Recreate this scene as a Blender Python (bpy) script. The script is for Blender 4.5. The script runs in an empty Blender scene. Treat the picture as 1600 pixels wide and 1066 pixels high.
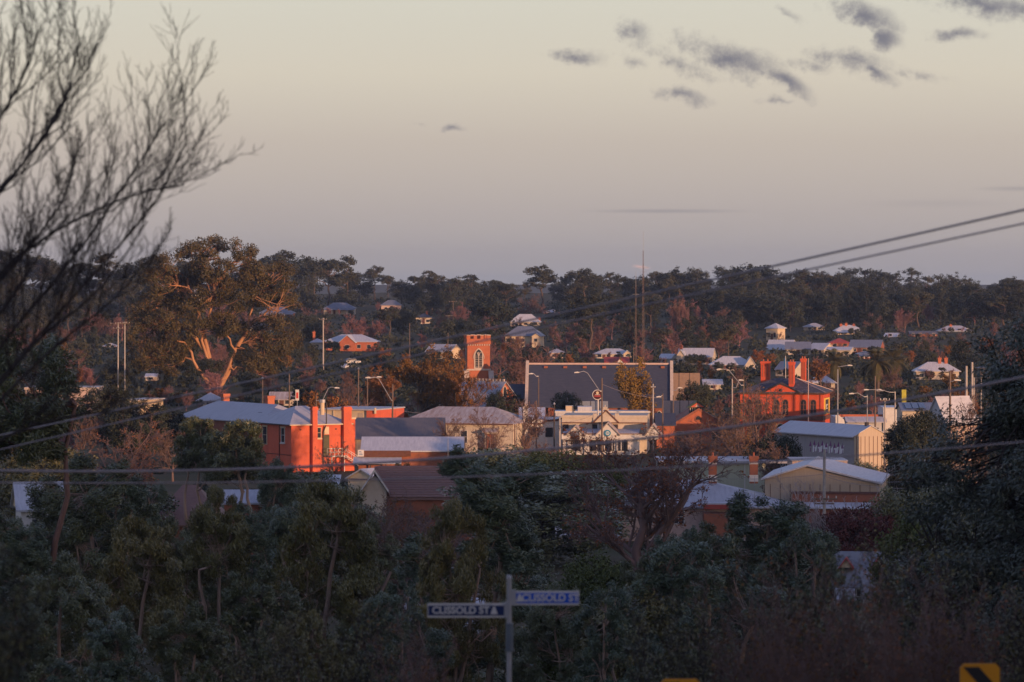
import bpy, math
import numpy as np
from math import radians, sin, cos, pi, sqrt, tan

# ------------------------------------------------------------------ camera, sky, sun
S = bpy.context.scene
COL = S.collection
F = 6000.0          # focal length in pixels of the 1600 px wide photograph (135 mm on 36 mm)
HY = 430.0          # row of the true horizon
CZ = 30.0           # eye height above the datum
cam_d = bpy.data.cameras.new('camera')
cam = bpy.data.objects.new('camera', cam_d); COL.objects.link(cam)
cam.location = (0, 0, CZ); cam.rotation_euler = (radians(90), 0, 0)
cam_d.lens = 135.0; cam_d.sensor_width = 36.0
cam_d.shift_y = -(533.0 - HY) / 1600.0
cam_d.clip_start = 0.5; cam_d.clip_end = 30000
cam_d.dof.use_dof = True; cam_d.dof.focus_distance = 620.0; cam_d.dof.aperture_fstop = 3.0
S.camera = cam

SUN_EL = 3.9; SUN_AZ = 140.0    # azimuth clockwise from the viewing direction: low behind the right shoulder
sun_dir = (sin(radians(SUN_AZ)) * cos(radians(SUN_EL)), cos(radians(SUN_AZ)) * cos(radians(SUN_EL)), sin(radians(SUN_EL)))
sl = bpy.data.lights.new('sun', 'SUN'); so = bpy.data.objects.new('sun', sl); COL.objects.link(so)
sl.energy = 2.9; sl.angle = radians(0.5); sl.color = (1.0, 0.56, 0.31)
from mathutils import Vector
so.rotation_euler = Vector(sun_dir).to_track_quat('Z', 'Y').to_euler()
so.location = (200, -200, 120)

S.view_settings.view_transform = 'Standard'; S.view_settings.look = 'None'
S.view_settings.exposure = 0.92; S.view_settings.gamma = 1.0
S.render.engine = 'CYCLES'
S.cycles.use_denoising = True
S.cycles.max_bounces = 5; S.cycles.diffuse_bounces = 2; S.cycles.glossy_bounces = 2
S.cycles.transmission_bounces = 2; S.cycles.volume_bounces = 0; S.cycles.transparent_max_bounces = 4
S.cycles.sample_clamp_indirect = 4.0

def srgb(r, g, b):
    f = lambda c: (c / 12.92) if c <= .04045 else ((c + .055) / 1.055) ** 2.4
    return (f(r / 255), f(g / 255), f(b / 255), 1.0)

def build_world():
    w = bpy.data.worlds.new('World'); S.world = w; w.use_nodes = True
    nt = w.node_tree; N = nt.nodes; L = nt.links; N.clear()
    out = N.new('ShaderNodeOutputWorld'); bg = N.new('ShaderNodeBackground'); L.new(bg.outputs[0], out.inputs[0])
    tc = N.new('ShaderNodeTexCoord'); sp = N.new('ShaderNodeSeparateXYZ'); L.new(tc.outputs['Generated'], sp.inputs[0])
    def M(op, a, b=None, c=None):
        n = N.new('ShaderNodeMath'); n.operation = op
        for i, v in enumerate((a, b, c)):
            if v is None: continue
            if isinstance(v, (int, float)): n.inputs[i].default_value = v
            else: L.new(v, n.inputs[i])
        return n.outputs[0]
    zc = M('MAXIMUM', sp.outputs[2], 0.0)
    t = M('SQRT', zc)
    rp = N.new('ShaderNodeValToRGB'); L.new(t, rp.inputs[0]); e = rp.color_ramp.elements
    stops = [(0.0, (121, 118, 123)), (0.07, (129, 123, 123)), (0.13, (138, 130, 126)), (0.187, (149, 140, 131)),
             (0.229, (161, 154, 141)), (0.268, (161, 158, 147)), (0.42, (144, 147, 160)), (0.65, (115, 124, 162)), (1.0, (92, 103, 154))]
    e[0].position = 0; e[0].color = srgb(*stops[0][1]); e[1].position = 1; e[1].color = srgb(*stops[-1][1])
    for p, c in stops[1:-1]:
        q = e.new(p); q.color = srgb(*c)
    sky = N.new('ShaderNodeTexSky'); sky.sky_type = 'NISHITA'; sky.sun_disc = False
    sky.sun_elevation = radians(SUN_EL); sky.sun_rotation = radians(SUN_AZ); sky.altitude = 200; sky.dust_density = 2.0; sky.air_density = 1.2
    sc = N.new('ShaderNodeVectorMath'); sc.operation = 'SCALE'; L.new(sky.outputs[0], sc.inputs[0]); sc.inputs['Scale'].default_value = 0.12
    # the physical sky takes over well above the pastel belt on the horizon
    mr = N.new('ShaderNodeMapRange'); mr.interpolation_type = 'SMOOTHSTEP'; L.new(sp.outputs[2], mr.inputs[0])
    mr.inputs[1].default_value = 0.12; mr.inputs[2].default_value = 0.6; mr.inputs[3].default_value = 0.0; mr.inputs[4].default_value = 0.35
    # pastel twilight belt belongs to the side away from the sun; towards the sun the physical sky shows down to the horizon
    dt = N.new('ShaderNodeVectorMath'); dt.operation = 'DOT_PRODUCT'; L.new(tc.outputs['Generated'], dt.inputs[0]); dt.inputs[1].default_value = (sin(radians(SUN_AZ)), cos(radians(SUN_AZ)), 0)
    ms = N.new('ShaderNodeMapRange'); ms.interpolation_type = 'SMOOTHSTEP'; L.new(dt.outputs['Value'], ms.inputs[0]); ms.inputs[1].default_value = -.05; ms.inputs[2].default_value = .75; ms.inputs[4].default_value = .3
    fs = M('MAXIMUM', mr.outputs[0], ms.outputs[0])
    mx = N.new('ShaderNodeMix'); mx.data_type = 'RGBA'; L.new(fs, mx.inputs[0]); L.new(rp.outputs[0], mx.inputs[6]); L.new(sc.outputs[0], mx.inputs[7])
    # clouds: ragged grey scraps drifting low in the sky
    ya = M('MAXIMUM', M('ABSOLUTE', sp.outputs[1]), 0.05)
    u = M('DIVIDE', sp.outputs[0], ya); v = M('DIVIDE', sp.outputs[2], ya)
    cb = N.new('ShaderNodeCombineXYZ'); L.new(u, cb.inputs[0]); L.new(v, cb.inputs[1])
    def noise(scale, detail, rough, vec):
        n = N.new('ShaderNodeTexNoise'); n.inputs['Scale'].default_value = scale; n.inputs['Detail'].default_value = detail
        n.inputs['Roughness'].default_value = rough; L.new(vec, n.inputs['Vector']); return n
    wn = noise(75, 4, .6, cb.outputs[0])
    wv = N.new('ShaderNodeVectorMath'); wv.operation = 'MULTIPLY_ADD'; L.new(wn.outputs['Color'], wv.inputs[0])
    wv.inputs[1].default_value = (.012, .006, 0); L.new(cb.outputs[0], wv.inputs[2])
    blobs = [(1145, 92, 62, 19, 17, 1), (1222, 128, 36, 12, 28, 1), (1352, 24, 40, 15, 18, 1), (1382, 54, 22, 15, 40, 1), (1330, 96, 52, 16, 8, .9),
             (1368, 112, 28, 10, 25, .9), (908, 88, 34, 10, 5, .85), (995, 50, 24, 16, 30, .8), (1068, 150, 36, 9, 14, .85), (1548, 6, 85, 17, 12, 1),
             (1495, 52, 34, 9, 2, .85), (1070, 100, 60, 16, 25, .55), (1440, 120, 50, 8, 15, .5), (710, 200, 16, 5, 0, .7), (655, 190, 12, 5, 0, .5),
             (1210, 160, 16, 5, 0, .7), (1270, 105, 26, 10, 10, .7), (985, 92, 20, 9, 20, .6), (1240, 20, 20, 8, 30, .55)]
    acc = None
    for (px, py, rx, ry, rot, k) in blobs:
        mp = N.new('ShaderNodeMapping'); mp.vector_type = 'TEXTURE'
        mp.inputs['Location'].default_value = ((px - 800) / F + .006, (HY - py) / F + .003, 0)
        mp.inputs['Rotation'].default_value = (0, 0, radians(-rot)); mp.inputs['Scale'].default_value = (rx / F * 1.95, ry / F * 1.9, 1)
        L.new(wv.outputs[0], mp.inputs['Vector'])
        ln = N.new('ShaderNodeVectorMath'); ln.operation = 'LENGTH'; L.new(mp.outputs[0], ln.inputs[0])
        m = M('MULTIPLY', M('MAXIMUM', M('SUBTRACT', 1.0, ln.outputs['Value']), 0.0), k)
        acc = m if acc is None else M('MAXIMUM', acc, m)
    n2 = noise(150, 8, .7, cb.outputs[0])
    dens = M('ADD', acc, M('MULTIPLY', M('SUBTRACT', n2.outputs['Fac'], .56), 1.5))
    dens = M('MULTIPLY', dens, M('GREATER_THAN', acc, 0.001))
    cr = N.new('ShaderNodeMapRange'); cr.interpolation_type = 'SMOOTHSTEP'; L.new(dens, cr.inputs[0]); cr.inputs[1].default_value = 0.0; cr.inputs[2].default_value = .95; cr.inputs[4].default_value = .95
    # thin flat streaks
    st = None
    for (px, py, rx, ry, k) in [(1030, 330, 170, 5, .35), (1580, 295, 90, 6, .3), (1450, 318, 160, 10, .12)]:
        mp = N.new('ShaderNodeMapping'); mp.vector_type = 'TEXTURE'
        mp.inputs['Location'].default_value = ((px - 800) / F + .002, (HY - py) / F, 0); mp.inputs['Scale'].default_value = (rx / F, ry / F, 1)
        L.new(cb.outputs[0], mp.inputs['Vector'])
        ln = N.new('ShaderNodeVectorMath'); ln.operation = 'LENGTH'; L.new(mp.outputs[0], ln.inputs[0])
        mm = N.new('ShaderNodeMapRange'); mm.interpolation_type = 'SMOOTHSTEP'; L.new(ln.outputs['Value'], mm.inputs[0])
        mm.inputs[1].default_value = 1.0; mm.inputs[2].default_value = 0.0; mm.inputs[4].default_value = k
        st = mm.outputs[0] if st is None else M('MAXIMUM', st, mm.outputs[0])
    call = M('MAXIMUM', cr.outputs[0], st)
    m2 = N.new('ShaderNodeMix'); m2.data_type = 'RGBA'; L.new(call, m2.inputs[0]); L.new(mx.outputs[2], m2.inputs[6]); m2.inputs[7].default_value = srgb(91, 90, 98)
    # one small pink cloud catching the sun low on the horizon
    mp = N.new('ShaderNodeMapping'); mp.vector_type = 'TEXTURE'; mp.inputs['Location'].default_value = ((998 - 800) / F + .006, (HY - 414) / F + .003, 0); mp.inputs['Scale'].default_value = (22 / F, 5 / F, 1)
    L.new(wv.outputs[0], mp.inputs['Vector']); ln = N.new('ShaderNodeVectorMath'); ln.operation = 'LENGTH'; L.new(mp.outputs[0], ln.inputs[0])
    mm = N.new('ShaderNodeMapRange'); mm.interpolation_type = 'SMOOTHSTEP'; L.new(ln.outputs['Value'], mm.inputs[0]); mm.inputs[1].default_value = 1.0; mm.inputs[2].default_value = 0.1; mm.inputs[4].default_value = .7
    m3 = N.new('ShaderNodeMix'); m3.data_type = 'RGBA'; L.new(mm.outputs[0], m3.inputs[0]); L.new(m2.outputs[2], m3.inputs[6]); m3.inputs[7].default_value = srgb(178, 142, 134)
    L.new(m3.outputs[2], bg.inputs[0]); bg.inputs[1].default_value = 1.0
build_world()

# ------------------------------------------------------------------ helpers
rng = np.random.default_rng(11)
PROF = np.array([(-9000, 20), (-3000, 36), (-600, 54), (-120, 57.2), (-60, 44), (-15, 30), (0, 28.2), (30, 25.5), (52, 23), (90, 16.5), (150, 10.5), (250, 4.5), (400, 2.2),
                 (545, 2), (850, 2.5), (1000, 3.5), (1200, 6), (1400, 8.5), (1600, 11), (1800, 14), (2000, 17.5), (2300, 19), (3000, 14), (5000, 4), (15000, -30)], float)
def G(x, y):
    x = np.asarray(x, float); y = np.asarray(y, float)
    z = np.interp(y, PROF[:, 0], PROF[:, 1])
    a = np.clip((y - 900) / 500, 0, 1) * 1.0
    z = z + a * (1.1 * np.sin(x / 71 + y / 120) + .8 * np.sin(x / 37 - y / 83 + 1))
    b = np.clip((-y - 40) / 60, 0, 1)
    z = z + b * (.7 * np.sin(x / 61) + .5 * np.sin(x / 23 + 2) + .4 * np.sin(x / 11))
    return z
def X(px, d): return (px - 800.0) / F * d
def Z(py, d): return CZ + (HY - py) / F * d
def P3(px, py, d): return (X(px, d), d, Z(py, d))
_yd = np.linspace(300, 2200, 400); _yy = HY + (CZ - np.interp(_yd, PROF[:, 0], PROF[:, 1])) * F / _yd
def dist_for_y(y): return float(np.interp(-y, -_yy, _yd))

MATS = {}
def mat(name, col, col2=None, rough=.75, scale=3.0, stretch=(1, 1, 1), amt=1.0, bump=0.0, island=False, spec=.3, metal=0.0, objrand=0.0, fine=None):
    if name in MATS: return MATS[name]
    m = bpy.data.materials.new(name); m.use_nodes = True; nt = m.node_tree; N = nt.nodes; L = nt.links
    b = N['Principled BSDF']; b.inputs['Roughness'].default_value = rough; b.inputs['Specular IOR Level'].default_value = spec; b.inputs['Metallic'].default_value = metal
    col2 = col2 or tuple(c * .7 for c in col)
    tc = N.new('ShaderNodeTexCoord'); mp = N.new('ShaderNodeMapping'); L.new(tc.outputs['Object'], mp.inputs[0]); mp.inputs['Scale'].default_value = stretch
    nz = N.new('ShaderNodeTexNoise'); nz.inputs['Scale'].default_value = scale; nz.inputs['Detail'].default_value = 5; nz.inputs['Roughness'].default_value = .65; L.new(mp.outputs[0], nz.inputs['Vector'])
    rp = N.new('ShaderNodeMapRange'); L.new(nz.outputs['Fac'], rp.inputs[0]); rp.inputs[1].default_value = .32; rp.inputs[2].default_value = .68; rp.inputs[4].default_value = amt
    fac = rp.outputs[0]
    if island:
        ge = N.new('ShaderNodeNewGeometry'); ad = N.new('ShaderNodeMath'); ad.operation = 'MULTIPLY_ADD'; L.new(ge.outputs['Random Per Island'], ad.inputs[0]); ad.inputs[1].default_value = .55
        a2 = N.new('ShaderNodeMath'); a2.operation = 'MULTIPLY'; L.new(fac, a2.inputs[0]); a2.inputs[1].default_value = .45; L.new(a2.outputs[0], ad.inputs[2]); fac = ad.outputs[0]
    mx = N.new('ShaderNodeMix'); mx.data_type = 'RGBA'; L.new(fac, mx.inputs[0]); mx.inputs[6].default_value = (*col, 1); mx.inputs[7].default_value = (*col2, 1)
    c = mx.outputs[2]
    if fine:
        n2 = N.new('ShaderNodeTexNoise'); n2.inputs['Scale'].default_value = fine[0]; n2.inputs['Detail'].default_value = 3; L.new(mp.outputs[0], n2.inputs['Vector'])
        r2 = N.new('ShaderNodeMapRange'); L.new(n2.outputs['Fac'], r2.inputs[0]); r2.inputs[1].default_value = .55; r2.inputs[2].default_value = .72; r2.inputs[4].default_value = fine[2]
        m2 = N.new('ShaderNodeMix'); m2.data_type = 'RGBA'; L.new(r2.outputs[0], m2.inputs[0]); L.new(c, m2.inputs[6]); m2.inputs[7].default_value = (*fine[1], 1); c = m2.outputs[2]
    if objrand:
        oi = N.new('ShaderNodeObjectInfo'); hs = N.new('ShaderNodeHueSaturation')
        r3 = N.new('ShaderNodeMapRange'); L.new(oi.outputs['Random'], r3.inputs[0]); r3.inputs[3].default_value = .5 - .05 * objrand; r3.inputs[4].default_value = .5 + .03 * objrand
        r4 = N.new('ShaderNodeMapRange'); L.new(oi.outputs['Random'], r4.inputs[0]); r4.inputs[3].default_value = 1 + .45 * objrand; r4.inputs[4].default_value = 1 - .4 * objrand
        L.new(r3.outputs[0], hs.inputs['Hue']); L.new(r4.outputs[0], hs.inputs['Value']); L.new(c, hs.inputs['Color']); c = hs.outputs[0]
    L.new(c, b.inputs['Base Color'])
    if bump:
        bp = N.new('ShaderNodeBump'); bp.inputs['Strength'].default_value = bump; bp.inputs['Distance'].default_value = .05; L.new(nz.outputs['Fac'], bp.inputs['Height']); L.new(bp.outputs[0], b.inputs['Normal'])
    MATS[name] = m; return m

def mesh_np(name, V, polys, mtl=None, smooth=False):
    """polys: int array (n,3|4) or list of such arrays"""
    me = bpy.data.meshes.new(name)
    if isinstance(polys, np.ndarray): polys = [polys]
    V = np.asarray(V, np.float32)
    me.vertices.add(len(V)); me.vertices.foreach_set('co', V.ravel())
    idx = np.concatenate([p.ravel() for p in polys]).astype(np.int32)
    tot = np.concatenate([np.full(len(p), p.shape[1], np.int32) for p in polys])
    st = np.concatenate([[0], np.cumsum(tot)[:-1]]).astype(np.int32)
    me.loops.add(len(idx)); me.loops.foreach_set('vertex_index', idx)
    me.polygons.add(len(tot)); me.polygons.foreach_set('loop_start', st)
    if smooth: me.polygons.foreach_set('use_smooth', np.ones(len(tot), bool))
    me.update(calc_edges=True); me.validate()
    if mtl: me.materials.append(mtl)
    return me

def obj(name, me, parent=None, loc=(0, 0, 0), rz=0.0, sc=None):
    o = bpy.data.objects.new(name, me); COL.objects.link(o); o.location = loc
    if rz: o.rotation_euler = (0, 0, rz)
    if sc is not None: o.scale = sc
    if parent is not None: o.parent = parent
    return o
def tag(o, label, cat, group=None, kind=None):
    if label: o['label'] = label
    if cat: o['category'] = cat
    if group: o['group'] = group
    if kind: o['kind'] = kind
    return o
def empty(name, label, cat, loc, rz=0.0, group=None, sc=None):
    o = obj(name, None, None, loc, rz, sc); o.empty_display_size = .5
    return tag(o, label, cat, group)

class MB:
    def __init__(s): s.v = []; s.f = []
    def add(s, vs, fs):
        n = len(s.v); s.v += [tuple(map(float, p)) for p in vs]; s.f += [tuple(i + n for i in f) for f in fs]; return s
    def box(s, x0, x1, y0, y1, z0, z1):
        return s.add([(x0, y0, z0), (x1, y0, z0), (x1, y1, z0), (x0, y1, z0), (x0, y0, z1), (x1, y0, z1), (x1, y1, z1), (x0, y1, z1)],
                     [(0, 3, 2, 1), (4, 5, 6, 7), (0, 1, 5, 4), (1, 2, 6, 5), (2, 3, 7, 6), (3, 0, 4, 7)])
    def prism(s, prof, a0, a1, axis='y'):
        """profile of (u,z) extruded along axis from a0 to a1; u is the other ground axis"""
        n = len(prof)
        mk = (lambda u, z, a: (u, a, z)) if axis == 'y' else (lambda u, z, a: (a, u, z))
        vs = [mk(u, z, a0) for u, z in prof] + [mk(u, z, a1) for u, z in prof]
        fs = [tuple(range(n)), tuple(range(2 * n - 1, n - 1, -1))] + [(i, i + n, (i + 1) % n + n, (i + 1) % n) for i in range(n)]
        return s.add(vs, fs)
    def bar(s, p, q, r, k=4, r2=None):
        p = np.array(p, float); q = np.array(q, float); d = q - p; L_ = np.linalg.norm(d); d /= L_
        a = np.cross(d, (0, 0, 1)) if abs(d[2]) < .9 else np.cross(d, (1, 0, 0)); a /= np.linalg.norm(a); b = np.cross(d, a)
        r2 = r if r2 is None else r2
        an = [2 * pi * (i + .5) / k for i in range(k)]
        vs = [p + r * (cos(t) * a + sin(t) * b) for t in an] + [q + r2 * (cos(t) * a + sin(t) * b) for t in an]
        fs = [tuple(range(k)), tuple(range(2 * k - 1, k - 1, -1))] + [(i, i + k, (i + 1) % k + k, (i + 1) % k) for i in range(k)]
        return s.add(vs, fs)
    def mesh(s, name, m):
        me = bpy.data.meshes.new(name); me.from_pydata(s.v, [], s.f)
        import bmesh
        bm = bmesh.new(); bm.from_mesh(me); bmesh.ops.recalc_face_normals(bm, faces=bm.faces); bm.to_mesh(me); bm.free()
        if m: me.materials.append(m)
        return me
    def build(s, name, m, parent=None, loc=(0, 0, 0), rz=0.0):
        return obj(name, s.mesh(name, m), parent, loc, rz)

# ------------------------------------------------------------------ materials
brick_red = mat('red_painted_brick', (.60, .125, .060), (.44, .085, .048), scale=.7, stretch=(1, 1, .45), fine=(7, (.34, .08, .05), .55))
brick_church = mat('orange_brick', (.42, .13, .065), (.33, .095, .05), scale=1.0, fine=(7, (.22, .07, .04), .5))
brick_brown = mat('brown_brick', (.30, .105, .06), (.22, .08, .05), scale=1.4, fine=(8, (.16, .06, .04), .5))
brick_post = mat('red_render', (.56, .095, .04), (.48, .075, .033), scale=.9, fine=(6, (.30, .05, .03), .4))
white_paint = mat('white_paint', (.58, .56, .54), (.47, .45, .43), scale=1.2, rough=.6)
cream = mat('cream_render', (.58, .46, .32), (.48, .38, .26), scale=1.3)
cream_pale = mat('pale_cream_render', (.50, .43, .35), (.41, .35, .28), scale=1.3)
beige = mat('beige_sheet', (.46, .37, .28), (.38, .31, .24), scale=2.0, stretch=(6, 6, .25))
pinkish = mat('pinkish_render', (.52, .38, .33), (.42, .31, .28), scale=1.6, fine=(5, (.3, .22, .2), .5))
stone = mat('pale_stone', (.50, .42, .36), (.38, .31, .27), scale=2.0)
green_wall = mat('pale_green_sheet', (.42, .43, .33), (.36, .37, .28), scale=1.4, stretch=(5, 5, .3))
zinc = mat('zinc_roof', (.40, .40, .44), (.30, .30, .34), scale=1.1, stretch=(3, .5, .5), rough=.55)
zinc_white = mat('white_roof_sheet', (.50, .50, .53), (.37, .37, .41), scale=1.2, stretch=(3, .5, .5), rough=.5)
zinc_rust = mat('weathered_iron', (.42, .38, .38), (.25, .18, .155), scale=.8, stretch=(2.5, .4, .4), rough=.7, fine=(1.4, (.50, .48, .50), .6))
dark_roof = mat('dark_iron_roof', (.085, .085, .10), (.12, .11, .12), scale=1.5, stretch=(4, .4, .4), rough=.6)
blue_roof = mat('blue_grey_roof', (.17, .19, .25), (.12, .135, .18), scale=1.2, stretch=(3, .5, .5), rough=.5)
slate = mat('slate_roof', (.036, .042, .066), (.050, .056, .082), scale=1.6, stretch=(.5, 1, 5), rough=.6, fine=(1.7, (.085, .085, .105), .55))
slate_mottled = mat('lichen_slate', (.045, .045, .06), (.075, .07, .085), scale=1.8, rough=.7, fine=(2.2, (.22, .20, .22), .6))
tile_brown = mat('brown_tiles', (.22, .125, .10), (.15, .09, .08), scale=1.6, stretch=(1, 6, 6), fine=(5, (.30, .2, .17), .5))
tile_red = mat('red_roof_sheet', (.34, .06, .05), (.26, .05, .045), scale=1.5)
trim_dark = mat('dark_trim', (.035, .03, .03), (.06, .05, .05))
trim_brown = mat('brown_trim', (.13, .05, .035), (.09, .04, .03))
glass = mat('window_glass', (.02, .025, .035), (.035, .04, .05), rough=.12, spec=.6)
solar = mat('solar_panel', (.02, .03, .07), (.03, .04, .09), rough=.15, spec=.6)
steel = mat('galvanised_steel', (.36, .36, .38), (.28, .28, .30), rough=.45, metal=.3)
pole_wood = mat('pole_timber', (.17, .12, .095), (.11, .08, .065), scale=2, stretch=(4, 4, .3))
pole_pale = mat('pale_pole', (.42, .38, .35), (.32, .29, .27), scale=2)
yellow = mat('yellow_paint', (.75, .52, .10), (.66, .45, .08))
flag_red = mat('red_cloth', (.5, .05, .04), (.42, .04, .03))
blue_paint = mat('blue_paint', (.02, .12, .30), (.02, .10, .25))
teal = mat('teal_sign', (.02, .22, .36), (.02, .18, .30))
purple_paint = mat('purple_spray', (.22, .05, .20), (.16, .04, .16))
white_spray = mat('white_spray', (.74, .72, .74), (.64, .62, .66))
black = mat('black_paint', (.015, .015, .015), (.022, .02, .02))
rubber = mat('tyre_rubber', (.02, .02, .02), (.03, .03, .03))
wire_m = mat('cable_sheath', (.34, .29, .29), (.28, .24, .24))
orange_fence = mat('timber_fence', (.25, .17, .13), (.19, .13, .10), scale=2)

# ------------------------------------------------------------------ ground
def build_ground():
    ys = np.concatenate([np.array([-9000, -5000, -3000, -2000, -1200, -800, -600, -450, -330, -250, -200, -170]), np.arange(-150, 60, 6.0), np.arange(60, 300, 12), np.arange(300, 900, 30),
                         np.arange(900, 2400, 25), np.array([2400, 2600, 3000, 3500, 4500, 6000, 9000, 15000, 24000])])
    xs = np.concatenate([np.array([-9000, -6000, -4000, -3000, -2200, -1600]), np.arange(-1200, -300, 30), np.arange(-300, 300, 8), np.arange(300, 2200, 20), np.array([2300, 2600, 3000, 4000, 6000, 9000])])
    XX, YY = np.meshgrid(xs, ys); ZZ = G(XX, YY)
    V = np.stack([XX, YY, ZZ], -1).reshape(-1, 3); nx = len(xs); ny = len(ys)
    i = np.arange(nx * ny).reshape(ny, nx)
    q = np.stack([i[:-1, :-1], i[:-1, 1:], i[1:, 1:], i[1:, :-1]], -1).reshape(-1, 4)
    m = mat('grass_and_earth', (.050, .052, .022), (.085, .062, .040), scale=.07, rough=.95, fine=(.5, (.035, .04, .02), .6), spec=.1)
    o = obj('ground', mesh_np('ground', V, q, m, True)); o['kind'] = 'structure'
build_ground()

# ------------------------------------------------------------------ buildings
KEEP = []     # picture rectangles (x0,x1,y0,y1,distance) kept clear of scattered trees
_wc = {}
def arch_pts(w, h, kind, n=8):
    """outline of an opening, counter-clockwise from bottom left; bottom at z=0"""
    if kind == 'round':
        r = w / 2; zs = h - r
        return [(-r, 0), (r, 0)] + [(r * cos(t), zs + r * sin(t)) for t in np.linspace(0, pi, n)]
    if kind == 'pointed':
        zs = h - w * .866; pts = [(-w / 2, 0), (w / 2, 0)]
        for t in np.linspace(0, pi / 3, n): pts.append((-w / 2 + w * cos(t), zs + w * sin(t)))
        for t in np.linspace(2 * pi / 3, pi, n)[1:]: pts.append((w / 2 + w * cos(t), zs + w * sin(t)))
        return pts
    return [(-w / 2, 0), (w / 2, 0), (w / 2, h), (-w / 2, h)]

def window_meshes(w, h, kind, fm, bars, t, pm):
    key = (round(w, 2), round(h, 2), kind, fm.name, bars, t, pm.name)
    if key in _wc: return _wc[key]
    ip = arch_pts(w, h, kind); n = len(ip)
    op = [(u * (w + 2 * t) / w, -t + z * (h + 2 * t) / h) for u, z in ip]
    mb = MB(); vs = []
    for y in (-.09, .04):
        vs += [(u, y, z) for u, z in op]
        vs += [(u, y, z) for u, z in ip]
    fs = []
    for i in range(n):
        j = (i + 1) % n
        fs += [(i, j, n + j, n + i), (2 * n + i, 3 * n + i, 3 * n + j, 2 * n + j), (i, 2 * n + i, 2 * n + j, j), (n + i, n + j, 3 * n + j, 3 * n + i)]
    mb.add(vs, fs)
    if bars[0]:
        for k in range(1, bars[0] + 1):
            x = -w / 2 + w * k / (bars[0] + 1); mb.box(x - t * .3, x + t * .3, -.06, .0, 0, h * (.98 if kind == 'rect' else .86))
    for k in range(1, bars[1] + 1):
        z = h * k / (bars[1] + 1); mb.box(-w / 2, w / 2, -.055, .005, z - t * .3, z + t * .3)
    fr = mb.mesh('window', fm)
    pn = MB().add([(u, -.02, z) for u, z in ip], [tuple(range(n))]).mesh('pane', pm)
    _wc[key] = (fr, pn); return _wc[key]

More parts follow.
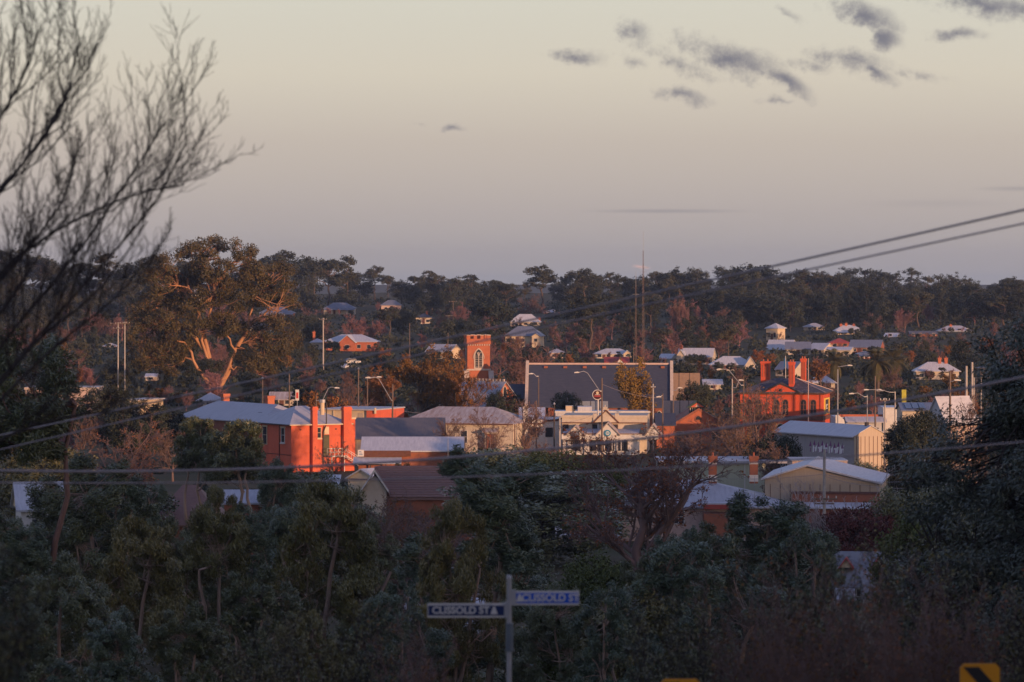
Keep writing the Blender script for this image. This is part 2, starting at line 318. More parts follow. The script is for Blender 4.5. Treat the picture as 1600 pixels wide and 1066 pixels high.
class B:
    """a building: an Empty on the ground at (px, d); local x right, y away, z up"""
    def __init__(s, name, label, px, d, rot=0.0, cat='building', group=None, sink=.4, keep=None):
        s.px = px; s.d = d; s.s = d / F; wx = X(px, d); s.z0 = float(G(wx, d)) - sink
        s.root = empty(name, label, cat, (wx, d, s.z0), radians(rot), group); s.c = cos(radians(rot)); s.sn = sin(radians(rot))
        if keep: KEEP.append((*keep, d))
    def x(s, px): return (px - s.px) * s.s / s.c
    def z(s, py): return Z(py, s.d) - s.z0
    def box(s, name, x0, x1, y0, y1, z0, z1, m, par=None):
        return MB().box(x0, x1, y0, y1, z0, z1).build(name, m, par or s.root)
    def wall(s, x0, x1, y0, y1, z1, m, name='wall'):
        return s.box(name, x0, x1, y0, y1, 0, z1, m)
    def gable(s, x0, x1, y0, y1, z0, z1, m, axis='x', over=.35, t=.16, endover=.25, wallm=None, name='roof', asym=None):
        """gabled roof; ridge along axis; optional gable wall filling under it"""
        u0, u1, a0, a1 = (y0, y1, x0, x1) if axis == 'x' else (x0, x1, y0, y1)
        mid = (u0 + u1) / 2 if asym is None else asym
        k0 = (z1 - z0) / (mid - u0); k1 = (z1 - z0) / (u1 - mid)
        pr = [(u0 - over, z0 - k0 * over), (mid, z1), (u1 + over, z0 - k1 * over), (u1 + over, z0 - k1 * over + t), (mid, z1 + t), (u0 - over, z0 - k0 * over + t)]
        ax = 'x' if axis == 'x' else 'y'
        o = MB().prism(pr, a0 - endover, a1 + endover, ax).build(name, m, s.root)
        if wallm is not None:
            MB().prism([(u0, z0 - .02), (u1, z0 - .02), (mid, z1 - .02)], a0, a1, ax).build('gable_wall', wallm, s.root)
        return o
    def hip(s, x0, x1, y0, y1, z0, z1, m, inset=None, over=.4, t=.15, name='roof', axis='x'):
        x0 -= over; x1 += over; y0 -= over; y1 += over
        if axis == 'x':
            i = (y1 - y0) / 2 if inset is None else inset; ym = (y0 + y1) / 2; i = min(i, (x1 - x0) / 2 - .05)
            rd = [(x0 + i, ym, z1), (x1 - i, ym, z1)]
            top = [(4, 5, 9, 8), (5, 6, 9), (6, 7, 8, 9), (7, 4, 8)]
        else:
            i = (x1 - x0) / 2 if inset is None else inset; xm = (x0 + x1) / 2; i = min(i, (y1 - y0) / 2 - .05)
            rd = [(xm, y0 + i, z1), (xm, y1 - i, z1)]
            top = [(4, 5, 8), (5, 6, 9, 8), (6, 7, 9), (7, 4, 8, 9)]
        vs = [(x0, y0, z0 - t), (x1, y0, z0 - t), (x1, y1, z0 - t), (x0, y1, z0 - t), (x0, y0, z0), (x1, y0, z0), (x1, y1, z0), (x0, y1, z0)] + rd
        return MB().add(vs, [(0, 3, 2, 1), (0, 1, 5, 4), (1, 2, 6, 5), (2, 3, 7, 6), (3, 0, 4, 7)] + top).build(name, m, s.root)
    def win(s, x, z, w, h, face='f', at=0.0, kind='rect', fm=None, bars=(1, 1), t=.09, pm=None, sill=False, name='window', par=None):
        fr, pn = window_meshes(w, h, kind, fm or white_paint, bars, t, pm or glass)
        loc, rz = {'f': ((x, at, z), 0), 'r': ((at, x, z), pi / 2), 'l': ((at, x, z), -pi / 2)}[face]
        o = obj(name, fr, par or s.root, loc, rz); obj('pane', pn, o)
        if sill: MB().box(-w / 2 - .2, w / 2 + .2, -.2, .03, -t - .16, -t - .005).build('sill', fm or white_paint, o)
        return o
    def door(s, x, z, w, h, m, face='f', at=0.0):
        loc, rz = {'f': ((x, at, z), 0), 'r': ((at, x, z), pi / 2), 'l': ((at, x, z), -pi / 2)}[face]
        mb = MB().box(-w / 2, w / 2, -.06, .02, 0, h)
        for k in range(2): mb.box(-w * .35, w * .35, -.08, -.055, h * (.12 + .45 * k), h * (.45 + .45 * k))
        return mb.build('door', m, s.root, loc, rz)
    def chim(s, x, y, z0, z1, w, m, dep=None, cap=None, pots=2, band=None):
        dep = dep or w
        o = MB().box(x - w / 2, x + w / 2, y - dep / 2, y + dep / 2, z0, z1).build('chimney', m, s.root)
        cm = MB().box(x - w / 2 - .09, x + w / 2 + .09, y - dep / 2 - .09, y + dep / 2 + .09, z1 - .25, z1 + .08); cm.box(x - w / 2 - .04, x + w / 2 + .04, y - dep / 2 - .04, y + dep / 2 + .04, z1 - .45, z1 - .25)
        cm.build('chimney_cap', cap or m, o)
        for k in range(pots):
            q = x + (k - (pots - 1) / 2) * w * .5; MB().bar((q, y, z1 + .06), (q, y, z1 + .45), .13, 6, .10).build('chimney_pot', brick_church, o)
        if band:
            for (za, zb) in band: MB().box(x - w / 2 - .03, x + w / 2 + .03, y - dep / 2 - .03, y + dep / 2 + .03, za, zb).build('painted_band', white_paint, o)
        return o
    def gutter(s, x0, x1, y, z, m=None, name='gutter'):
        return MB().box(x0, x1, y - .12, y, z - .12, z).build(name, m or white_paint, s.root)
    def posts(s, xs, y, z0, z1, m, r=.07):
        for q in xs: MB().box(q - r, q + r, y - r, y + r, z0, z1).build('post', m, s.root)

# --- A: two-storey red brick hotel seen on its corner
def hotel():
    b = B('brick_hotel', 'two storey red brick hotel with grey hip roof, tall chimneys and outside stair', 455, 545, -60, keep=(250, 552, 634, 728))
    k = b.s; ly = lambda px: (px - 455) * k / .866; lx = lambda px: (px - 455) * k / .5
    ez = b.z(665); rz = b.z(637); Dp = ly(550); Wd = -lx(388)
    b.wall(-Wd, 0, 0, Dp, ez, brick_red)
    b.hip(-Wd, 0, 0, Dp - .8, ez + .14, rz, zinc, over=.45, axis='y', inset=4.2)
    MB().box(-Wd - .5, .5, -.62, -.5, ez - .02, ez + .13).build('gutter', trim_dark, b.root)
    MB().box(.5, .6, -.5, Dp - .3, ez - .02, ez + .13).build('gutter', cream, b.root)
    # lit side: chimney breasts, window, door
    for (a, c, top) in ((484, 491.5, 636), (531.5, 543.5, 637)):
        y0, y1 = ly(a), ly(c); o = MB().box(.003, .75, y0, y1, 0, b.z(top)).build('chimney', brick_red, b.root)
        MB().box(-.08, .83, y0 - .08, y1 + .08, b.z(top) - .5, b.z(top) - .2).build('chimney_cap', brick_red, o)
    MB().box(-.6, .35, ly(544), ly(551), 0, b.z(657)).build('parapet_wall', brick_red, b.root)
    MB().box(-.7, .45, ly(544) - .0, ly(551) + .1, b.z(657), b.z(654)).build('coping', cream, b.root)
    b.win(ly(497), b.z(685), .55, 1.4, 'r', 0, fm=cream, bars=(0, 1), sill=True)
    b.door(ly(508), b.z(714), 1.0, 3.0, mat('olive_door', (.10, .09, .05)), 'r', 0)
    MB().box(.0, .12, ly(505), ly(512), b.z(680), b.z(668)).build('lintel', cream, b.root)
    MB().bar((.15, ly(503), b.z(728)), (.15, ly(503), b.z(676)), .09).bar((.15, ly(503), b.z(676)), (.5, ly(506), b.z(664)), .09).bar((.5, ly(506), b.z(664)), (.5, ly(506), b.z(630)), .09).build('drainpipe', trim_dark, b.root)
    v = MB().bar((-1.6, ly(510), b.z(650)), (-1.6, ly(510), b.z(630)), .32, 8).build('vent_flue', cream, b.root)
    MB().bar((-1.6, ly(510), b.z(631)), (-1.6, ly(510), b.z(626)), .45, 8).build('flue_cowl', steel, v)
    for px in (469, 523): MB().box(0, .05, ly(px) - .12, ly(px) + .12, b.z(673), b.z(671)).build('wall_vent', trim_dark, b.root)
    # shaded side
    b.win(lx(441), b.z(692), 1.0, 2.0, 'f', 0, bars=(0, 1), sill=True); b.win(lx(409), b.z(697), 1.3, 2.6, 'f', 0, fm=cream, bars=(0, 1))
    for px in (441, 409): MB().box(lx(px) - .8, lx(px) + .8, -.07, 0, b.z(670), b.z(667.3)).build('lintel', cream, b.root)
    MB().box(lx(435) - .05, lx(435) + .05, -.12, -.02, 0, ez).build('drainpipe', trim_brown, b.root)
    MB().box(-Wd + .01, -.01, -.06, 0, b.z(712), b.z(711)).build('string_course', trim_brown, b.root)
    # rear wing running back on the same line
    b.wall(-38, -Wd - .05, .5, 9.5, ez - .1, brick_brown, 'wing_wall')
    b.hip(-38, -Wd + 1.5, .5, 9.5, ez + .06, rz - .05, zinc, over=.45, name='wing_roof', inset=4)
    for q in (-15, -20.5, -26, -31.5): b.win(q, 2.9, 1.2, 1.9, 'f', .5, fm=cream, bars=(0, 1), sill=True)
    b.chim(-19, 6, rz - 1.5, rz + 1.0, 1.1, brick_church, pots=0); b.chim(-34, 6, rz - 1.5, rz + .9, 1.0, brick_church, pots=0)
    MB().box(-16, -14.6, 2.6, 2.9, ez + .9, ez + 1.35).build('roof_hatch', trim_dark, b.root)
    # steel stair
    st = MB(); y0, y1 = ly(505), ly(528); zl = b.z(713)
    st.box(.9, 2.1, y0, y1, zl - .15, zl); st.build('stair_landing', steel, b.root)
    for (p0, p1) in (((.95, y0, zl), (.95, y1, zl)), ((2.05, y0, zl), (2.05, y1, zl))):
        r = MB(); 
        for h in (1.0, .5): r.bar((p0[0], p0[1], p0[2] + h), (p1[0], p1[1], p1[2] + h), .035)
        for j in range(5):
            q = y0 + (y1 - y0) * j / 4; r.bar((p0[0], q, zl), (p0[0], q, zl + 1.0), .03)
        r.build('railing', white_paint, b.root)
    for j in range(11):
        q = y1 + .3 + j * .38; zz = zl - .22 * (j + 1)
        MB().box(.95, 2.05, q - .16, q + .16, zz - .05, zz).build('stair_tread', steel, b.root)
    for xx in (.93, 2.07):
        r = MB().bar((xx, y1, zl), (xx, y1 + 4.6, zl - 2.7), .06).bar((xx, y1, zl + 1.0), (xx, y1 + 4.6, zl - 1.7), .04)
        for j in range(6): r.bar((xx, y1 + j * .9, zl - j * .53), (xx, y1 + j * .9, zl - j * .53 + 1.0), .03)
        r.build('stair_railing', white_paint, b.root)
    for q in (y0 + .2, y1 - .2): MB().bar((2.0, q, 0), (2.0, q, zl - .1), .06).build('stair_post', white_paint, b.root)
hotel()

# --- B: flat roofed cream and brick shop behind the hotel
b = B('flat_roofed_shop', 'cream and brick flat roofed shop lit orange behind the hotel chimneys', 548, 600, -20, keep=(505, 588, 632, 655))
b.wall(b.x(500), b.x(574), 0, 12, b.z(641), cream); b.wall(b.x(574) + .01, b.x(587), -.3, 12.2, b.z(641), brick_red, 'brick_pier')
MB().box(b.x(499), b.x(588), -.5, 12.4, b.z(641), b.z(639)).build('roof', zinc, b.root)
MB().box(b.x(587), b.x(588.5), -.52, .0, b.z(646), b.z(637)).build('parapet_end', cream, b.root)
for px in (520, 535): MB().box(b.x(px), b.x(px) + .15, -.12, 0, 0, b.z(642)).build('pilaster', cream_pale, b.root)
b.box('blind_panel', b.x(560), b.x(568), -.06, 0, b.z(656), b.z(645), beige)

# --- C: dark roofed shed
b = B('dark_roofed_shed', 'long shed with dark grey iron roof and beige walls beside the hotel', 622, 566, 0, keep=(556, 640, 655, 700))
b.wall(b.x(552), b.x(692), 0, 14, b.z(686), beige); b.gable(b.x(552), b.x(692), 0, 14, b.z(686), b.z(657), dark_roof, 'x', wallm=beige)
for k in range(12): MB().box(b.x(556 + 11.5 * k), b.x(556 + 11.5 * k) + .05, -.03, 0, 0, b.z(687)).build('sheet_joint', trim_brown, b.root)

# --- D: low shop with pale roof and awning
b = B('low_shop', 'low shop with pale roof, brown fascia and awning in front of dark shed', 635, 503, 0, keep=(556, 700, 688, 728))
b.wall(b.x(560), b.x(722), 0, 9, b.z(707), brick_brown)
b.gable(b.x(566), b.x(722), 0, 9, b.z(705), b.z(686.5), zinc_white, 'x', over=.3)
b.box('fascia', b.x(569), b.x(642), -.7, -.42, b.z(713), b.z(704), trim_brown)
sg = b.box('sign_box', b.x(559.5), b.x(569), -.9, -.6, b.z(713), b.z(702.5), white_paint)
for k in range(3): b.box('sign_lettering', b.x(561.5), b.x(567 - k), -.92, -.9, b.z(710.5 - 2.5 * k), b.z(709.6 - 2.5 * k), blue_paint, sg)
MB().prism([(-3.2, b.z(723.5)), (-.4, b.z(715)), (-.4, b.z(714)), (-3.2, b.z(722.5))], b.x(553), b.x(628), 'x').build('awning', zinc_white, b.root)
b.posts([b.x(556), b.x(580), b.x(604), b.x(626)], -3.0, 0, b.z(723.4), trim_dark)
for px in (572, 592, 612): b.win(b.x(px), 0.9, 1.5, 1.3, at=0, fm=trim_dark, bars=(0, 0))

# --- E: weathered hall
b = B('weathered_hall', 'cream plastered hall with large rust streaked iron roof', 712, 600, -14, keep=(620, 816, 636, 700))
b.wall(b.x(626), b.x(800), 0, 12, b.z(661), cream_pale); b.hip(b.x(626), b.x(800), 0, 12, b.z(661), b.z(637.5), zinc_rust, inset=5, over=.6)
b.box('eave_board', b.x(624), b.x(803), -.66, -.6, b.z(663), b.z(661.4), trim_brown)
b.box('porch', b.x(760), b.x(778), -1.0, 0, 0, b.z(675), cream_pale)
MB().prism([(-1.5, b.z(675)), (0, b.z(669)), (0, b.z(667.6)), (-1.5, b.z(673.6))], b.x(757), b.x(781), 'x').build('porch_roof', zinc_rust, b.root)
b.win(b.x(769), b.z(700), 1.1, 2.2, at=-1.0, fm=trim_brown, bars=(2, 2), pm=brick_brown)
for px in (690, 725): b.win(b.x(px), b.z(692), 1.0, 1.9, at=0, fm=white_paint, bars=(0, 1))
MB().box(b.x(804), b.x(804) + .12, -.2, -.05, 0, b.z(662)).build('drainpipe', trim_brown, b.root)
for j in range(7): b.box('step', b.x(781 + 2.4 * j), b.x(783.4 + 2.4 * j), -2.2, -1.2, 0, b.z(690 + 2.6 * j), stone)

# --- F: small cream gabled outbuilding, and white roofed lean-to
b = B('gabled_outbuilding', 'small cream gabled outbuilding with white roof below the hotel stair', 566, 470, -35, keep=(548, 584, 733, 748))
b.wall(-2.2, 2.0, 0, 5, b.z(748), cream); b.gable(-2.2, 2.0, 0, 5, b.z(748), b.z(734.5), zinc_white, 'y', wallm=cream, over=.3)
b.box('tie_beam', -2.0, 1.8, -.06, 0, b.z(750), b.z(748.6), trim_brown)
b = B('white_roofed_shed', 'little shed with plain white skillion roof among the trees below the hotel', 512, 430, 0, keep=(496, 530, 744, 756))
b.wall(b.x(496), b.x(529), 0, 3.5, b.z(757), beige)
MB().prism([(-.4, b.z(757)), (3.9, b.z(746)), (3.9, b.z(744.5)), (-.4, b.z(755.5))], b.x(494), b.x(531), 'x').build('roof', zinc_white, b.root)

# --- G: brown tiled cottage with weatherboard gable
b = B('tiled_cottage', 'cottage with brown tiled roof and cream weatherboard gable', 650, 400, 0, keep=(566, 736, 733, 775))
b.wall(b.x(590), b.x(740), 1.2, 9.2, b.z(776), brick_brown)
rf = b.gable(b.x(586), b.x(740), 1.2, 9.2, b.z(778), b.z(735), tile_brown, 'x', over=.4)
for k in range(13):   # tile courses
    f0 = k / 13.0; f1 = (k + 1) / 13.0; ya = .8 + 4.4 * f0; za = b.z(781) + (b.z(735) - b.z(781)) * f0 + .2; yb = .8 + 4.4 * f1; zb = b.z(781) + (b.z(735) - b.z(781)) * f1 + .2
    MB().prism([(ya, za), (ya, za + .07), (yb, zb + .02), (yb, zb)], b.x(587), b.x(739), 'x').build('tile_course', tile_brown, rf)
b.wall(b.x(567), b.x(604), -.6, 5, b.z(763), cream_pale, 'front_wall')
b.gable(b.x(567), b.x(604), -.6, 5, b.z(765), b.z(738), tile_brown, 'y', over=.35, name='front_roof', endover=.45)
for sgn in (-1, 1):
    xm = b.x(585.5); xe = b.x(585.5 + sgn * 22); zt = b.z(737) ; zb_ = b.z(769)
    MB().add([(xm, -1.1, zt), (xm, -1.1, zt + .28), (xe, -1.1, zb_ + .28), (xe, -1.1, zb_), (xm, -1.02, zt), (xm, -1.02, zt + .28), (xe, -1.02, zb_ + .28), (xe, -1.02, zb_)],
             [(0, 1, 2, 3), (7, 6, 5, 4), (0, 4, 5, 1), (1, 5, 6, 2), (2, 6, 7, 3), (3, 7, 4, 0)]).build('barge_board', white_paint, b.root)
hw = (b.x(604) - b.x(567)) / 2
for k in range(9):
    f0 = k / 9.0; z0 = b.z(765) + (b.z(741) - b.z(765)) * f0; hh = (b.z(741) - b.z(765)) / 9; w = hw * (1 - f0 - .06)
    if w > .1: MB().prism([(-.6, z0), (-.66, z0), (-.61, z0 + hh * .98), (-.6, z0 + hh * .98)], b.x(585.5) - w, b.x(585.5) + w, 'x').build('weatherboard', cream_pale, b.root)
b.win(b.x(585), 1.0, 1.4, 1.4, at=-.6, bars=(1, 1))

# --- H: church tower
def tower():
    b = B('church_tower', 'square orange brick church tower with battlements and pointed louvred window', 748, 720, 8, keep=(722, 772, 520, 600))
    hw = 2.2; s_ = b.s; zt = b.z(531); W = hw * 2
    b.wall(-hw, hw, 0, W, b.z(579), brick_church, 'lower_stage')
    b.box('string_course', -hw - .12, hw + .12, -.12, W + .12, b.z(579), b.z(576.5), stone)
    b.box('belfry_stage', -hw + .06, hw - .06, .06, W - .06, b.z(576.5), b.z(538), brick_church)
    b.box('cornice', -hw - .12, hw + .12, -.12, W + .12, b.z(538), b.z(535.5), brick_church)
    for k in range(10):
        q = -hw + .2 + k * (W - .4) / 9; b.box('corbel', q - .1, q + .1, -.1, .02, b.z(540.2), b.z(538.02), stone)
    pz = b.z(529.5)
    b.box('parapet', -hw - .05, hw + .05, -.05, .3, b.z(535.5), pz, brick_church); b.box('parapet', -hw - .05, hw + .05, W - .3, W + .05, b.z(535.5), pz, brick_church)
    b.box('parapet', -hw - .05, -hw + .3, .3, W - .3, b.z(535.5), pz, brick_church); b.box('parapet', hw - .3, hw + .05, .3, W - .3, b.z(535.5), pz, brick_church)
    b.box('tower_roof', -hw + .3, hw - .3, .3, W - .3, b.z(537), b.z(534.5), slate)
    mw = W / 7.0
    for side in range(4):
        for k in (0, 2, 4, 6):
            q0 = -hw + k * mw; mz = pz + .62
            if k in (0, 6) and side > 1: continue
            c0, c1 = q0 - (.05 if k == 0 else 0), q0 + mw + (.05 if k == 6 else 0)
            if side == 0: a = (c0, c1, -.05, .3)
            elif side == 1: a = (c0, c1, W - .3, W + .05)
            elif side == 2: a = (-hw - .05, -hw + .3, q0 + hw, q0 + hw + mw)
            else: a = (hw - .3, hw + .05, q0 + hw, q0 + hw + mw)
            o = b.box('merlon', *a, pz, mz, brick_church)
            b.box('merlon_cap', a[0] - .04, a[1] + .04, a[2] - .04, a[3] + .04, mz, mz + .12, stone, o)
    wb = b.z(574.5); hh = b.z(546) - wb
    for face, at, xc in (('f', .06, 0.0), ('l', -hw + .06, hw), ('r', hw - .06, hw)):
        fr, pn = window_meshes(1.3, hh, 'pointed', stone, (1, 0), .22, glass)
        loc, rz = {'f': ((xc, at, wb), 0), 'r': ((at, xc, wb), pi / 2), 'l': ((at, xc, wb), -pi / 2)}[face]
        o = obj('belfry_window', fr, b.root, loc, rz); obj('pane', pn, o)
        for k in range(7): MB().box(-.62, .62, -.05, -.021, .15 + k * .33, .2 + k * .33).build('louvre', stone, o)
        MB().prism([(-.06, hh * .62), (.06, hh * .62), (.38, hh * .84), (.26, hh * .84)], -.06, -.021, 'y').build('tracery', stone, o)
        MB().prism([(.06, hh * .621), (-.06, hh * .621), (-.38, hh * .841), (-.26, hh * .841)], -.062, -.022, 'y').build('tracery', stone, o)
        ot = arch_pts(2.1, hh * .62, 'pointed', 6)[1:]; hd = MB()
        for (p, q) in zip(ot[:-1], ot[1:]):
            if p[1] > .6 or q[1] > .6: hd.bar((p[0], -.08, p[1] + hh * .4), (q[0], -.08, q[1] + hh * .4), .07)
        hd.build('hood_mould', stone, o)
    for sx in (-1, 1):
        x0, x1 = (-hw - .55, -hw + .35) if sx < 0 else (hw - .35, hw + .55)
        o = MB().prism([(-.75, 0), (.2, 0), (.2, b.z(580)), (-.02, b.z(580)), (-.75, b.z(592))], x0, x1, 'x').build('buttress', brick_church, b.root)
        MB().prism([(-.85, b.z(593.5)), (-.02, b.z(580.5)), (-.02, b.z(579.2)), (-.85, b.z(591))], x0 - .04, x1 + .04, 'x').build('buttress_weathering', stone, o)
    pp = MB().bar((-hw - .3, 1.0, 0), (-hw - .3, 1.0, b.z(540)), .07).build('drainpipe', trim_brown, b.root)
tower()

# --- I: church hall; J: slate roofed nave
b = B('church_hall', 'small church hall with pale slate roof and orange gable below the tower', 752, 690, -38, keep=(716, 786, 596, 634))
b.wall(-9, 1.8, 0, 9, b.z(632), brick_church); b.gable(-9, 1.8, 0, 9, b.z(633), b.z(598), mat('pale_slate', (.36, .37, .42), (.25, .26, .30), scale=1.6, fine=(3, (.5, .5, .54), .5)), 'x', wallm=brick_church, over=.5, endover=.4)
rc = MB()
for k in range(14): rc.box(-9 + k * .8, -8.65 + k * .8, 4.35, 4.65, b.z(598) + .1, b.z(596) + .35)
rc.build('ridge_cresting', stone, b.root)
b.win(4.5, b.z(622), .9, 2.0, 'r', 1.8, 'pointed', stone, (0, 0), .15)
def nave():
    b = B('church_nave', 'large church nave with steep dark slate roof and stone gable copings', 935, 704, -2, keep=(820, 1052, 568, 628))
    x0, x1 = b.x(823), b.x(1049); dp = 13.0; ez = b.z(633); rz = b.z(572)
    b.wall(x0, x1, 0, dp, ez, brick_brown)
    b.gable(x0, x1, 0, dp, ez, rz, slate, 'x', over=.5, endover=-.2, wallm=brick_brown, t=.2)
    MB().box(x0, x1, dp / 2 - .16, dp / 2 + .16, rz + .1, rz + .42).build('ridge_capping', pinkish, b.root)
    for k in range(7): MB().box(x0 + 3 + k * 3.6, x0 + 3.7 + k * 3.6, dp / 2 - .9, dp / 2 - .25, rz - .55, rz - .15).build('roof_vent', brick_brown, b.root)
    for (xa, xb) in ((x0 - .35, x0 + .22), (x1 - .22, x1 + .35)):
        MB().prism([(-.7, ez - .5), (dp / 2, rz + .2), (dp + .7, ez - .5), (dp + .7, ez + .15), (dp / 2, rz + .85), (-.7, ez + .15)], xa, xb, 'x').build('gable_coping', stone, b.root)
    for k in range(6):
        q = x0 + 2.3 + k * 4.4; b.win(q, .9, .9, 2.3, at=0, kind='pointed', fm=stone, bars=(0, 0), t=.14)
        MB().box(q + 1.7, q + 2.3, -.6, 0, 0, ez - .5).build('buttress', brick_brown, b.root)
    # porch transept towards the tower
    b.box('vestry_wall', x0 - 7, x0 - .4, 3, 9, 0, b.z(624), brick_brown)
    b.gable(x0 - 7, x0 - .4, 3, 9, b.z(625), b.z(603), slate, 'x', name='vestry_roof', wallm=brick_brown)
nave()

def fence_run(px0, px1, d, ytop, label, m, step=1.5, post=trim_dark, h=None):
    n = int((px1 - px0) * d / F / step); root = empty('fence', label, 'fence', (X(px0, d), d, float(G(X(px0, d), d)) - .2))
    zt = Z(ytop, d) - root.location.z
    me = MB().box(0.04, step - .04, -.02, .02, zt - (h or zt - .1), zt).mesh('fence_panel', m); pe = MB().box(-.05, .05, -.06, .06, 0, zt + .06).mesh('fence_post', post)
    for k in range(n):
        obj('fence_panel', me, root, (k * step, 0, 0)); obj('fence_post', pe, root, (k * step, 0, 0))
    return root
fence_run(868, 962, 655, 627, 'tall blue grey sheet fence in front of the slate nave', mat('blue_sheet', (.20, .23, .30), (.16, .19, .25)))
fence_run(1035, 1092, 660, 626, 'pinkish sheet fence beside the green roofed cupola', mat('pink_sheet', (.42, .33, .31), (.35, .28, .27)))

# --- K: white shops
def shops():
    b = B('white_shop', 'white shopfront with stepped parapet, three gables and round blue sign', 945, 600, -4, keep=(872, 1028, 640, 702))
    x = b.x; z = b.z
    b.wall(x(878), x(1010), 0, 14, z(650), cream_pale)
    b.box('parapet', x(877), x(1011), -.12, .3, z(653), z(649), cream_pale); b.box('cornice', x(876), x(1011.5), -.3, -.02, z(661.5), z(660), trim_brown)
    b.box('roof', x(879), x(1009), .35, 13.8, z(651.5), z(650.5), zinc)
    MB().prism([(x(928), z(661)), (x(966), z(661)), (x(947), z(641.5))], -.25, .25, 'y').build('pediment', cream_pale, b.root)
    for sg in (-1, 1): MB().bar((x(947), -.3, z(641)), (x(947 + sg * 20), -.3, z(660.5)), .13).build('pediment_moulding', trim_brown, b.root)
    bl = MB()
    for k in range(3): bl.box(x(940 + k * 2.5), x(951 - k * 2.5), -.1, .9, z(642 - 3 * k), z(639 - 3 * k))
    bl.build('finial', cream_pale, b.root)
    for px in (930, 964): b.box('pier', x(px - 3), x(px + 3), -.2, .35, z(660), z(646), cream_pale)
    for px in (884, 930, 961): b.win(x(px), z(674), .75, 1.0, at=0, fm=trim_brown, bars=(0, 0))
    # front single storey with gablets and verandah
    b.box('front_wall', x(882), x(1000), -4, -.01, 0, z(676), white_paint); b.box('front_fascia', x(880), x(1030), -4.3, -4.02, z(685), z(676.5), white_paint)
    b.box('front_gutter', x(880), x(1030), -4.4, -4.32, z(677), z(675.6), trim_brown)
    MB().prism([(-4, z(676)), (-.02, z(671)), (-.02, z(670)), (-4, z(675))], x(882), x(1000), 'x').build('front_roof', zinc, b.root)
    for (pc, hw, ap) in ((902, 13, 665), (952, 17, 660), (1022, 11, 662)):
        MB().prism([(x(pc - hw), z(677)), (x(pc + hw), z(677)), (x(pc), z(ap))], -4.5, -.3, 'y').build('gablet', white_paint, b.root)
        for sg in (-1, 1):
            MB().prism([(x(pc), z(ap)), (x(pc), z(ap - 2)), (x(pc + sg * (hw + 2)), z(677)), (x(pc + sg * (hw + 2)), z(679))], -4.75, -.3, 'y').build('gablet_roof', zinc_rust, b.root)
    b.box('gablet_wall', x(940), x(964), -4.45, -4.3, z(684.5), z(676), white_paint)
    o = b.win(x(902), z(684), 1.0, 1.15, at=-4.52, fm=trim_dark, bars=(0, 0), pm=blue_roof, t=.06, name='framed_sign')
    dk = MB().bar((x(951.5), -4.7, z(675)), (x(951.5), -4.46, z(675)), .5, 20).build('round_sign', teal, b.root)
    MB().bar((x(951.5), -4.72, z(675)), (x(951.5), -4.7, z(675)), .3, 16).build('sign_emblem', white_paint, dk)
    for dx in (-.13, .0, .13): MB().box(x(951.5) + dx - .035, x(951.5) + dx + .035, -4.735, -4.721, z(675) - .14, z(675) + .14).build('emblem_stroke', teal, dk)
    MB().box(x(943), x(960), -4.36, -4.3, z(682.5), z(681.3)).build('sign_lettering', trim_dark, b.root)
    for px in (884, 896, 910, 922, 934, 946, 958, 972, 986): b.box('verandah_post', x(px), x(px + 1.2), -5.0, -4.85, 0, z(684.5), white_paint)
    for px, w in ((903, 1.3), (929, 1.2), (953, 1.5), (975, 1.3)): b.win(x(px), z(702), w, 1.5, at=-4, fm=trim_dark, bars=(0, 0))
    b.door(x(940), z(704), .9, 1.9, trim_dark, at=-4)
shops()
b = B('round_fronted_shop', 'white shop with curved parapet and tall pilaster next to weathered hall', 840, 604, 0, keep=(816, 872, 640, 684))
b.wall(b.x(812), b.x(878), 0, 12, b.z(656), white_paint); b.box('pilaster', b.x(818), b.x(825), -.3, .4, 0, b.z(637), white_paint); b.box('pilaster_cap', b.x(817), b.x(826), -.4, .5, b.z(637), b.z(635.5), cream_pale)
cp = [(b.x(848) + 1.0 * cos(t), b.z(662) + .1 + 1.1 * sin(t)) for t in np.linspace(0, pi, 10)]
b.gable(b.x(813), b.x(850), .4, 11, b.z(656), b.z(640), zinc_white, 'x', over=.1)
MB().prism([(b.x(826), b.z(661)), (b.x(846), b.z(661)), (b.x(852), b.z(656)), (b.x(870), b.z(655)), (b.x(878), b.z(652)), (b.x(878), b.z(655)), (b.x(870), b.z(658)), (b.x(853), b.z(659)), (b.x(847), b.z(663)), (b.x(826), b.z(663))], -.15, -.003, 'y').build('curved_cornice', trim_brown, b.root)
for px in (836, 858): b.win(b.x(px), b.z(682), 1.0, 1.3, at=0, fm=trim_dark, bars=(0, 0))
b.box('wall_lamp', b.x(828), b.x(831), -.4, 0, b.z(676), b.z(669), trim_dark)
b = B('plant_room_block', 'pale flat roofed block with boxy plant rooms behind the white shop', 905, 625, 0, keep=(868, 960, 634, 648))
b.wall(b.x(868), b.x(1015), 0, 10, b.z(644), zinc_white); b.box('plant_room', b.x(884), b.x(896), -.1, 3, b.z(646), b.z(634.5), cream); b.box('plant_room', b.x(903), b.x(925), 1, 5, b.z(645), b.z(636), zinc_white)
b.box('air_unit', b.x(896.5), b.x(899), .2, 1.2, b.z(644), b.z(640), trim_dark); b.box('parapet', b.x(867), b.x(1016), -.15, .2, b.z(645), b.z(642.5), white_paint)

